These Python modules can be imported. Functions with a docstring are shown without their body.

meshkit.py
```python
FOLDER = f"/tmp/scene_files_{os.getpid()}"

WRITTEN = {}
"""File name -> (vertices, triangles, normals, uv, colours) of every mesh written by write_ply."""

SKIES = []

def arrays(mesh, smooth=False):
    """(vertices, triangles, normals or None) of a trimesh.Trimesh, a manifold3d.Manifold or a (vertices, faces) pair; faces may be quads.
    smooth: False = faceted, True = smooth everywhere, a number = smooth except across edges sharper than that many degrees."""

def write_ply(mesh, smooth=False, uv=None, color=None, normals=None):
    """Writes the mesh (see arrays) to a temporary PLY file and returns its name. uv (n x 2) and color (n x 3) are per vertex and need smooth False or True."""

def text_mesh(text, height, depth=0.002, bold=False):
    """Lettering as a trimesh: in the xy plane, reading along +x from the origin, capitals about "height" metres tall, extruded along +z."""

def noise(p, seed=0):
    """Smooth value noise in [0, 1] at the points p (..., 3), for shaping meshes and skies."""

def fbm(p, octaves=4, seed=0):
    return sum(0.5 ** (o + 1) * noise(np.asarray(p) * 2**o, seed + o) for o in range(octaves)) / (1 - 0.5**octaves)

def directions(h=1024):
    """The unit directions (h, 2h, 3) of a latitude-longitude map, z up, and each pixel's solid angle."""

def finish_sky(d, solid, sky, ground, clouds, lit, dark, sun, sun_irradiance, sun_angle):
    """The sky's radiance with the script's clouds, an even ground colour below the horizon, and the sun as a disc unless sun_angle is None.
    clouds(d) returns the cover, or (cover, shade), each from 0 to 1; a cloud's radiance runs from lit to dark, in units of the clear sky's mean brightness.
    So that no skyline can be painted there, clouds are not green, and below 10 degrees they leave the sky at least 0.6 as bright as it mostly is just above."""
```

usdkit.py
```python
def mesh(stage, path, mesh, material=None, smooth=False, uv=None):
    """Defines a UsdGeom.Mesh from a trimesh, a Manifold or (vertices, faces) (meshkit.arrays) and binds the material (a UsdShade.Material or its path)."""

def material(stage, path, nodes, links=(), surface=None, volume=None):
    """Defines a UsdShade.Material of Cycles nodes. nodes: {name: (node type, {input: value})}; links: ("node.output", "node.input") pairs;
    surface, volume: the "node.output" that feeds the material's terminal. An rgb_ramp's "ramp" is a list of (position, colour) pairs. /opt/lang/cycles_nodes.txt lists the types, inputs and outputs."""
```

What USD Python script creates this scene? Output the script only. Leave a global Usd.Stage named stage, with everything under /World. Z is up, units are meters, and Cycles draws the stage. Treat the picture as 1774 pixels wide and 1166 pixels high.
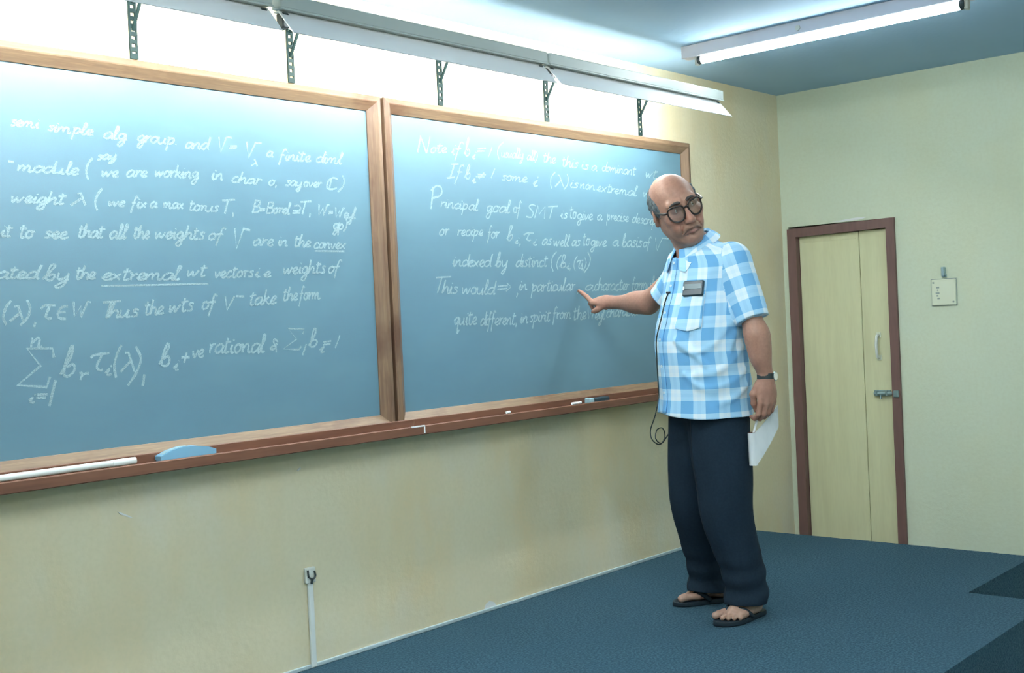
import math
import numpy as np
import trimesh
import usdkit
from pxr import Gf, Sdf, Usd, UsdGeom, UsdLux, Vt
from scipy.interpolate import PchipInterpolator

# ------------------------------------------------------------------ stage, camera, lights
stage = Usd.Stage.CreateInMemory()
UsdGeom.SetStageUpAxis(stage, UsdGeom.Tokens.z)
UsdGeom.SetStageMetersPerUnit(stage, 1.0)
UsdGeom.Xform.Define(stage, '/World')
UsdGeom.Scope.Define(stage, '/World/Looks')

IMG_W, IMG_H = 1774, 1166
CAM = np.array([-5.977, -3.2084, 1.1578])
YAW, PITCH, ROLL, FPX = 0.84918, -0.01376, -0.04585, 2039.4
EXPOSURE = 1.95
TUBE_BOARD = 20.0         # the three tubes that wash the blackboard wall
TUBE_ROOM = 20.0          # the tubes of the twin battens behind the viewpoint
TUBE_SEEN = 13.0          # the single older tube in view under the ceiling

FWD = np.array([math.sin(YAW) * math.cos(PITCH), math.cos(YAW) * math.cos(PITCH), math.sin(PITCH)])
_r0 = np.array([math.cos(YAW), -math.sin(YAW), 0.0])
_u0 = np.cross(_r0, FWD)
RIGHT = math.cos(ROLL) * _r0 + math.sin(ROLL) * _u0
UPV = -math.sin(ROLL) * _r0 + math.cos(ROLL) * _u0
cam = UsdGeom.Camera.Define(stage, '/World/camera')
cam.AddTransformOp().Set(Gf.Matrix4d(*RIGHT, 0, *UPV, 0, *(-FWD), 0, *CAM, 1))
cam.CreateHorizontalApertureAttr(36.0)
cam.CreateVerticalApertureAttr(36.0 * IMG_H / IMG_W)
cam.CreateFocalLengthAttr(36.0 * FPX / IMG_W)
cam.CreateClippingRangeAttr(Gf.Vec2f(0.05, 100))
cam.CreateExposureAttr(EXPOSURE)


def ray(px, py):
    d = FWD + RIGHT * (px - IMG_W / 2) / FPX - UPV * (py - IMG_H / 2) / FPX
    return d / np.linalg.norm(d)


def hit(px, py, point, normal):
    """Where the sight line of a photograph pixel meets a plane of the room."""
    d = ray(px, py)
    n = np.asarray(normal, float)
    return CAM + d * (((np.asarray(point, float) - CAM) @ n) / (d @ n))


# ------------------------------------------------------------------ materials
def mat(name, color, rough=0.6, spec=0.4, noise=None, bump=None, metallic=0.0, extra=None):
    """color: base colour; noise: list of (scale, (r,g,b) other colour, amount, stretch xyz, lo, hi); bump: (scale, strength, distance)."""
    nodes = {'p': ('principled_bsdf', {'roughness': rough, 'specular_ior_level': spec, 'metallic': metallic, 'base_color': color, **(extra or {})}),
             'g': ('geometry', {})}
    links, last = [], None
    for i, (sc, other, amount, stretch, lo, hi) in enumerate(noise or []):
        nodes[f'map{i}'] = ('mapping', {'scale': stretch, 'location': (3.1 * i, 1.7 * i, 0.6 * i)})
        nodes[f'n{i}'] = ('noise_texture', {'scale': sc, 'detail': 4.0, 'roughness': 0.6})
        nodes[f'r{i}'] = ('map_range', {'from_min': lo, 'from_max': hi, 'to_min': 0.0, 'to_max': amount, 'clamp': True})
        nodes[f'm{i}'] = ('mix_color', {'a': color, 'b': other})
        links += [('g.position', f'map{i}.vector'), (f'map{i}.vector', f'n{i}.vector'), (f'n{i}.fac', f'r{i}.value'), (f'r{i}.result', f'm{i}.fac')]
        if last:
            links.append((last, f'm{i}.a'))
        last = f'm{i}.result'
    if last:
        links.append((last, 'p.base_color'))
    if bump:
        nodes['bn'] = ('noise_texture', {'scale': bump[0], 'detail': 3.0})
        nodes['b'] = ('bump', {'strength': bump[1], 'distance': bump[2]})
        links += [('g.position', 'bn.vector'), ('bn.fac', 'b.height'), ('b.normal', 'p.normal')]
    return usdkit.material(stage, '/World/Looks/' + name, nodes, links, surface='p.BSDF')


def emit(name, color, strength):
    return usdkit.material(stage, '/World/Looks/' + name, {'e': ('emission', {'color': color, 'strength': strength})}, [], surface='e.emission')


M = {}
WALLC = (0.685, 0.625, 0.445)
M['wall_l'] = mat('wall_paint_board_side', WALLC, 0.7, 0.25,
                  [(1.6, (0.68, 0.52, 0.27), 0.75, (1, 1, 0.35), 0.47, 0.70), (2.3, (0.64, 0.63, 0.54), 0.6, (1, 1, 0.6), 0.52, 0.7), (60, (0.60, 0.55, 0.37), 0.35, (1, 1, 1), 0.4, 0.7)], (45, 0.12, 0.01))
M['wall_r'] = mat('wall_paint_door_side', (0.56, 0.62, 0.49), 0.7, 0.25,
                  [(1.6, (0.58, 0.56, 0.34), 0.4, (1, 1, 0.6), 0.5, 0.75), (60, (0.5, 0.53, 0.38), 0.3, (1, 1, 1), 0.4, 0.7)], (45, 0.12, 0.01))
M['ceiling'] = mat('ceiling_paint', (0.35, 0.52, 0.69), 0.75, 0.2, [(2.0, (0.31, 0.48, 0.64), 0.5, (1, 1, 1), 0.4, 0.7)], (50, 0.1, 0.01))
M['carpet'] = mat('carpet', (0.018, 0.062, 0.098), 0.95, 0.05, [(120, (0.052, 0.122, 0.165), 1.0, (1, 1, 1), 0.42, 0.60), (3.0, (0.030, 0.084, 0.125), 0.5, (1, 1, 1), 0.4, 0.7)], (260, 0.6, 0.01), extra={'sheen_weight': 0.05})
M['floor'] = mat('floor_screed', (0.20, 0.24, 0.27), 0.8, 0.2)
M['conduit'] = mat('conduit_plastic', (0.66, 0.70, 0.69), 0.5)
M['trim'] = mat('trim_paint', (0.42, 0.52, 0.55), 0.6)
M['board'] = mat('board_paint', (0.112, 0.222, 0.300), 0.42, 0.75, [(2.2, (0.14, 0.275, 0.345), 0.55, (1, 1, 2.2), 0.42, 0.7), (300, (0.11, 0.25, 0.33), 0.5, (1, 1, 1), 0.4, 0.65)])
for nm, st in (('wood_h', (0.35, 6, 6)),):
    M[nm] = mat(nm, (0.25, 0.17, 0.105), 0.42, 0.4, [(9, (0.17, 0.10, 0.065), 0.75, st, 0.42, 0.68), (28, (0.38, 0.26, 0.145), 0.45, st, 0.5, 0.7), (3.2, (0.13, 0.06, 0.035), 0.75, (1.0, 2, 1.0), 0.55, 0.72)])
M['wood_v'] = mat('wood_v_dark', (0.21, 0.135, 0.085), 0.42, 0.4, [(9, (0.14, 0.075, 0.05), 0.75, (6, 6, 0.35), 0.42, 0.68), (28, (0.30, 0.20, 0.115), 0.45, (6, 6, 0.35), 0.5, 0.7), (3.2, (0.10, 0.045, 0.03), 0.75, (1, 2, 1), 0.55, 0.72)])
M['tray'] = mat('wood_tray', (0.20, 0.09, 0.055), 0.5, 0.35, [(9, (0.13, 0.055, 0.035), 0.7, (0.35, 6, 6), 0.42, 0.68)])
M['enamel'] = mat('white_enamel', (0.86, 0.87, 0.90), 0.4)
M['channel'] = mat('grey_channel', (0.44, 0.49, 0.48), 0.4, 0.5)
M['batten'] = mat('batten_grey', (0.50, 0.50, 0.56), 0.45)
M['holder'] = mat('lamp_holder', (0.035, 0.05, 0.055), 0.5)
M['holder_w'] = mat('lamp_holder_pale', (0.5, 0.5, 0.45), 0.5)
M['green'] = mat('bracket_green', (0.006, 0.030, 0.030), 0.6)
M['tube_board'] = emit('tube_board', (0.98, 1.0, 0.96), TUBE_BOARD)
M['tube_room'] = emit('tube_room', (0.95, 1.0, 0.97), TUBE_ROOM)
M['tube_seen'] = emit('tube_seen', (0.90, 1.0, 1.0), TUBE_SEEN)
M['door'] = mat('door_paint', (0.60, 0.60, 0.385), 0.55, 0.35, [(5, (0.5, 0.49, 0.30), 0.5, (4, 4, 0.4), 0.45, 0.7), (40, (0.52, 0.52, 0.33), 0.3, (3, 3, 0.4), 0.45, 0.7)])
M['jamb'] = mat('door_frame_paint', (0.17, 0.095, 0.085), 0.5, 0.4, [(14, (0.12, 0.07, 0.065), 0.6, (3, 3, 0.5), 0.4, 0.7)])
M['steel'] = mat('dull_steel', (0.30, 0.42, 0.46), 0.35, 0.5, metallic=0.7)
M['white'] = mat('white_plastic', (0.66, 0.70, 0.66), 0.45)
M['plate'] = mat('plate_paint', (0.62, 0.66, 0.52), 0.5)
M['dark'] = mat('dark_plastic', (0.02, 0.03, 0.04), 0.4)
M['grey'] = mat('grey_mark', (0.28, 0.34, 0.31), 0.6)
M['chalkstick'] = mat('chalk_stick', (0.85, 0.87, 0.88), 0.8)
M['rod'] = mat('rod_white', (0.74, 0.77, 0.76), 0.5)
M['foam'] = mat('duster_blue', (0.20, 0.42, 0.60), 0.7)
M['foam_pale'] = mat('duster_pale', (0.30, 0.46, 0.52), 0.7)
M['felt'] = mat('duster_felt', (0.025, 0.05, 0.065), 0.9)
M['plaster'] = mat('bare_plaster', (0.66, 0.68, 0.68), 0.8)
M['chalk'] = usdkit.material(stage, '/World/Looks/chalk_marks', {
    'g': ('geometry', {}), 'n': ('noise_texture', {'scale': 260.0, 'detail': 2.0}), 'r': ('map_range', {'from_min': 0.36, 'from_max': 0.62, 'to_min': 0.3, 'to_max': 0.95, 'clamp': True}),
    'd': ('principled_bsdf', {'base_color': (0.36, 0.53, 0.58), 'roughness': 0.45, 'specular_ior_level': 0.8}), 't': ('transparent_bsdf', {}), 'm': ('mix_closure', {})},
    [('g.position', 'n.vector'), ('n.fac', 'r.value'), ('r.result', 'm.fac'), ('t.BSDF', 'm.closure1'), ('d.BSDF', 'm.closure2')], surface='m.closure')

# ------------------------------------------------------------------ object helpers
used = {}


def path_for(name, parent):
    base = (str(parent.GetPath()) if parent is not None else '/World') + '/' + name
    n = used.get(base, -1) + 1
    used[base] = n
    return base if n == 0 else f'{base}_{n:03d}'


def tag(prim, label=None, category=None, group=None, kind=None):
    for k, v in (('label', label), ('category', category), ('group', group), ('kind', kind)):
        if v:
            prim.SetCustomDataByKey(k, v)
    return prim


def obj(name, mesh, material, parent=None, smooth=False, label=None, category=None, group=None, kind=None, primvars=None):
    m = usdkit.mesh(stage, path_for(name, parent), mesh, material, smooth)
    for k, v in (primvars or {}).items():
        UsdGeom.PrimvarsAPI(m).CreatePrimvar(k, Sdf.ValueTypeNames.Float3Array, 'vertex').Set(Vt.Vec3fArray.FromNumpy(np.asarray(v, np.float32)))
    return tag(m.GetPrim(), label, category, group, kind)


def thing(name, label=None, category=None, loc=(0, 0, 0), group=None, kind=None):
    x = UsdGeom.Xform.Define(stage, path_for(name, None))
    x.AddTranslateOp().Set(Gf.Vec3d(*map(float, loc)))
    return tag(x.GetPrim(), label, category, group, kind)


def dup(root, loc, label):
    was = root.GetCustomData()
    r = thing(root.GetName().rstrip('0123456789').rstrip('_'), label, was['category'], loc, was.get('group'))
    r.GetReferences().AddInternalReference(root.GetPath())
    r.SetInstanceable(True)
    return r


def box(x0, x1, y0, y1, z0, z1, bevel=0.0):
    """A box, with its twelve edges chamfered when bevel > 0."""
    c = np.array([(x0 + x1) / 2, (y0 + y1) / 2, (z0 + z1) / 2])
    e = np.array([abs(x1 - x0), abs(y1 - y0), abs(z1 - z0)]) / 2
    if bevel <= 0:
        m = trimesh.creation.box(2 * e)
    else:
        b = min(bevel, 0.45 * e.min() * 2)
        pts = []
        for s in np.ndindex(2, 2, 2):
            s = np.array(s) * 2 - 1
            for k in range(3):
                q = e - b
                q[k] = e[k]
                pts.append(s * q)
        m = trimesh.convex.convex_hull(np.array(pts))
    m.apply_translation(c)
    return m


def cat(*ms):
    return trimesh.util.concatenate([m for m in ms])


def rod(a, b, r, n=16):
    return trimesh.creation.cylinder(radius=r, segment=[np.asarray(a, float), np.asarray(b, float)], sections=n)


def sweep(points, radius, n=8):
    """A round tube along a polyline; radius may vary."""
    P = np.asarray(points, float)
    R = np.broadcast_to(radius, len(P))
    T = np.gradient(P, axis=0)
    T /= np.linalg.norm(T, axis=1, keepdims=True)
    up = np.array([0.0, 0, 1]) if abs(T[0, 2]) < 0.9 else np.array([1.0, 0, 0])
    N = np.cross(T[0], up)
    N /= np.linalg.norm(N)
    v = []
    for i in range(len(P)):
        N = N - T[i] * (N @ T[i])
        N /= np.linalg.norm(N)
        B = np.cross(T[i], N)
        a = np.arange(n) / n * 2 * np.pi
        v.append(P[i] + R[i] * (np.cos(a)[:, None] * N + np.sin(a)[:, None] * B))
    v = np.vstack(v + [P[:1], P[-1:]])
    f = []
    for i in range(len(P) - 1):
        for j in range(n):
            a, b = i * n + j, i * n + (j + 1) % n
            f += [(a, b, b + n), (a, b + n, a + n)]
    e0, e1, last = len(v) - 2, len(v) - 1, (len(P) - 1) * n
    for j in range(n):
        f += [(e0, (j + 1) % n, j), (e1, last + j, last + (j + 1) % n)]
    m = trimesh.Trimesh(v, np.array(f), process=False)
    if m.volume < 0:
        m.invert()
    return m


def spline(points, per=6):
    """Catmull-Rom through the points."""
    P = np.asarray(points, float)
    if len(P) < 3:
        return P
    Q = np.vstack([2 * P[0] - P[1], P, 2 * P[-1] - P[-2]])
    t = np.linspace(0, 1, per, endpoint=False)[:, None]
    out = []
    for i in range(1, len(Q) - 2):
        a, b, c, d = Q[i - 1:i + 3]
        out.append(0.5 * (2 * b + (c - a) * t + (2 * a - 5 * b + 4 * c - d) * t ** 2 + (3 * b - a - 3 * c + d) * t ** 3))
    return np.vstack(out + [P[-1:]])


def extrude(poly, y0, y1):
    """A polygon in the (x, z) plane given thickness along y."""
    from shapely.geometry import Polygon
    m = trimesh.creation.extrude_polygon(Polygon(poly), abs(y1 - y0), engine='earcut')
    v = np.array(m.vertices)
    m = trimesh.Trimesh(np.stack([v[:, 0], min(y0, y1) + v[:, 2], v[:, 1]], 1), m.faces, process=False)
    if m.volume < 0:
        m.invert()
    return m


# ------------------------------------------------------------------ room
H = 2.345           # ceiling above the platform carpet
FLOOR = -0.28
XL, YB = -7.2, -5.4
obj('floor', box(XL, 0.0, YB, 0.0, FLOOR - 0.05, FLOOR), M['floor'], kind='structure', label='dark floor below the carpeted platform', category='floor')
obj('ceiling', box(XL - .1, 0.1, YB - .1, 0.1, H, H + 0.08), M['ceiling'], kind='structure', label='pale blue painted ceiling', category='ceiling')
obj('wall_left', box(XL - .1, 0.1, 0.0, 0.1, FLOOR - .05, H), M['wall_l'], kind='structure', label='cream wall behind the two blackboards', category='wall')
DY0, DY1, DTOP = -0.655, -0.038, 1.605
obj('wall_right', cat(box(0, .1, DY1, 0, FLOOR - .05, H), box(0, .1, YB, DY0, FLOOR - .05, H), box(0, .1, DY0, DY1, DTOP, H)), M['wall_r'], kind='structure', label='pale green wall with the door', category='wall')
obj('wall_back', box(XL - .1, XL, YB, 0, FLOOR - .05, H), M['wall_r'], kind='structure', label='cream wall behind the viewpoint', category='wall')
obj('wall_near', box(XL - .1, 0.1, YB - .1, YB, FLOOR - .05, H), M['wall_r'], kind='structure', label='cream wall opposite the blackboards', category='wall')
obj('baseboard_left', box(XL, -0.55, -0.008, 0, 0, 0.014, 0.002), M['trim'], kind='structure', label='thin pale strip along the foot of the blackboard wall', category='baseboard')

# carpeted platform: a back piece running to the right and a front piece, with a notch for the step
plat = thing('platform', 'dark blue carpeted teaching platform the man stands on', 'platform')
PX1, PXN, PYN, PYF = -0.546, -1.335, -1.462, -1.77
pl = [(XL, -0.004), (PX1, -0.004), (PX1, PYN), (PXN, PYN), (PXN, PYF), (XL, PYF)]
from shapely.geometry import Polygon
top = trimesh.creation.extrude_polygon(Polygon(pl), 0.012, engine='earcut')
top.apply_translation([0, 0, -0.012])
obj('carpet_top', top, M['carpet'], plat)
body = trimesh.creation.extrude_polygon(Polygon(pl).buffer(-0.004, join_style=2), 0.27, engine='earcut')
body.apply_translation([0, 0, -0.281])
obj('carpet_side', body, M['carpet'], plat)

# door
door = thing('door_1', 'cream boarded door in a brown wooden frame', 'door', kind='structure')
def ext_x(poly, x0, x1):
    m = extrude(poly, x0, x1)
    v = np.array(m.vertices)
    m = trimesh.Trimesh(np.stack([v[:, 1], v[:, 0], v[:, 2]], 1), m.faces, process=False)
    if m.volume < 0:
        m.invert()
    return m
obj('door_frame', ext_x([(DY1, FLOOR), (DY1, DTOP - .012), (DY1 - .052, DTOP - .06), (DY1 - .052, FLOOR)], -.018, .09), M['jamb'], door)
obj('door_frame', ext_x([(DY0, FLOOR), (DY0, DTOP), (DY0 + .046, DTOP - .05), (DY0 + .046, FLOOR)], -.018, .09), M['jamb'], door)
obj('door_frame', ext_x([(DY1, DTOP - .012), (DY0, DTOP), (DY0 + .046, DTOP - .05), (DY1 - .052, DTOP - .06)], -.018, .09), M['jamb'], door)
y_a, y_b = DY1 - .054, DY0 + .048
yg = y_b + 0.165
obj('door_panel', box(.020, .055, yg + .0015, y_a, FLOOR + .01, DTOP - .056, .002), M['door'], door)
obj('door_panel', box(.020, .055, y_b, yg - .0015, FLOOR + .01, DTOP - .053, .002), M['door'], door)
obj('door_rail', box(.017, .021, yg + .02, y_a - .02, DTOP - .092, DTOP - .089), M['door'], door)
hz = 0.93
hp = spline([(.018, y_b + .075, hz - .06), (-.008, y_b + .075, hz - .052), (-.018, y_b + .075, hz), (-.008, y_b + .075, hz + .052), (.018, y_b + .075, hz + .06)], 6)
hd = obj('door_handle', sweep(hp, .008, 8), M['white'], door, smooth=True)
obj('handle_plate', cat(box(.014, .020, y_b + .062, y_b + .088, hz - .075, hz - .045, .002), box(.014, .020, y_b + .062, y_b + .088, hz + .045, hz + .075, .002)), M['plate'], hd)
lz = 0.68
lt = obj('door_bolt', rod((.002, y_b + .105, lz), (.002, y_b - .035, lz), .010, 12), M['steel'], door, smooth=40, label='steel sliding bolt on cream door')
obj('bolt_plate', cat(box(.010, .020, y_b + .02, y_b + .11, lz - .016, lz + .016, .002), box(-.010, .018, y_b + .085, y_b + .095, lz - .014, lz + .014, .002), box(-.010, .018, y_b + .03, y_b + .04, lz - .014, lz + .014, .002)), M['steel'], lt)
obj('bolt_keep', box(-.030, -.016, y_b - .040, y_b - .012, lz - .018, lz + .018, .003), M['steel'], lt)
obj('bolt_knob', rod((.002, y_b + .07, lz), (.000, y_b + .07, lz - .03), .005, 8), M['steel'], lt)
obj('plaster_chip', ext_x([(-.30, 1.612), (-.37, 1.618), (-.45, 1.624), (-.50, 1.620), (-.47, 1.612), (-.36, 1.608)], -.001, .004), M['plaster'], door, label='bare plaster edge above lintel')

# square plate and hook on the right wall
sw = thing('switch_plate', 'square cream blank switch plate on wall right of the door', 'switch plate', (0, -.90, 1.20))
obj('plate', box(-.012, 0, -.062, .062, -.066, .066, .003), M['plate'], sw)
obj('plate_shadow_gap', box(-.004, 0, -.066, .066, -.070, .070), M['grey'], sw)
for sy in (-.05, .05):
    obj('screw', rod((-.0145, sy, -.05 * np.sign(sy) * -1), (-.010, sy, -.05 * np.sign(sy) * -1), .005, 10), M['grey'], sw)
mk = [box(-.0128, -.012, .020 + .007 * (i % 2), .032 + .004 * (i % 3), -.035 + .014 * i, -.027 + .014 * i) for i in range(5)]
obj('mark', cat(*mk), M['grey'], sw)
pg = thing('wall_peg', 'small teal peg on the wall above the square switch plate', 'peg', (0, -.905, 1.287))
obj('peg', box(-.028, 0, -.008, .008, -.006, .042, .003), M['steel'], pg)
obj('peg_foot', box(-.010, 0, -.012, .012, -.012, .004, .002), M['steel'], pg)

wall_l = stage.GetPrimAtPath('/World/wall_left')
for pts in ([(838, 1057), (842, 1046), (848, 1041), (856, 1043), (860, 1050), (852, 1056)], [(203, 886), (212, 889), (224, 894), (231, 898), (222, 896), (208, 891)], [(514, 815), (519, 810), (521, 811), (516, 816)]):
    q = [hit(*p, (0, 0, 0), (0, 1, 0)) for p in pts]
    obj('plaster_chip', extrude([(a[0], a[2]) for a in q], -.002, .0), M['plaster'], wall_l, label='bare white chip in the wall paint')

# ------------------------------------------------------------------ blackboards
BY = -0.014          # face of the writing panels
PROFILE = [(0, 0), (0, -.019), (.004, -.022), (.030, -.042), (.034, -.043), (.050, -.040), (.053, -.036), (.053, 0)]


def frame_member(p0, p1, inward):
    """A moulded frame member along its inner edge p0 -> p1 (x, z), mitred outwards at both ends."""
    p0, p1, o = np.array(p0, float), np.array(p1, float), -np.array(inward, float)
    t = (p1 - p0) / np.linalg.norm(p1 - p0)
    v = []
    for w, d in PROFILE:
        a = p0 + o * w - t * w
        v.append((a[0], d, a[1]))
    for w, d in PROFILE:
        a = p1 + o * w + t * w
        v.append((a[0], d, a[1]))
    n = len(PROFILE)
    f = []
    for i in range(n):
        j = (i + 1) % n
        f += [(i, j, j + n), (i, j + n, i + n)]
    for i in range(1, n - 1):
        f += [(0, i + 1, i), (n, n + i, n + i + 1)]
    m = trimesh.Trimesh(v, f, process=False)
    if m.volume < 0:
        m.invert()
    return m


def blackboard(x0, x1, label, tx0, tx1):
    """x0, x1: the inner edges of the frame."""
    z0, z1 = 0.835, 1.940
    t = thing('blackboard', label, 'blackboard', (0, 0, 0))
    obj('writing_panel', box(x0 - .02, x1 + .02, BY, -.001, z0 - .02, z1 + .02), M['board'], t)
    obj('frame_rail', frame_member((x0, z1), (x1, z1), (0, -1)), M['wood_h'], t)
    obj('frame_rail', frame_member((x0, z0), (x1, z0), (0, 1)), M['wood_h'], t)
    obj('frame_stile', frame_member((x0, z0), (x0, z1), (1, 0)), M['wood_v'], t)
    obj('frame_stile', frame_member((x1, z0), (x1, z1), (-1, 0)), M['wood_v'], t)
    tr = thing('chalk_tray', f'dark brown chalk tray on the wall under the {label.split()[0]} blackboard', 'chalk tray')
    obj('tray_floor', box(tx0, tx1, -.088, 0, .757, .772, .002), M['tray'], tr)
    obj('tray_back', box(tx0, tx1, -.050, -.0442, .7721, .809, .002), M['tray'], tr)
    obj('tray_lip', box(tx0, tx1, -.100, -.0885, .753, .787, .003), M['tray'], tr)
    return t, tr


bl, tray_l = blackboard(-5.02, -3.092, 'left blackboard of the pair, filled with chalk text ending in a sum formula', -5.08, -2.955)
br, tray_r = blackboard(-2.970, -1.030, 'right blackboard of the pair, with the text the man points at', -2.953, -0.985)
ck = [box(-3.02, -2.953, -.1012, -.098, .783, .7885), box(-2.956, -2.951, -.1012, -.098, .757, .787)]
obj('chalk_smear', cat(*ck), M['chalkstick'], tray_l, label='white chalk smear on tray end')

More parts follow.
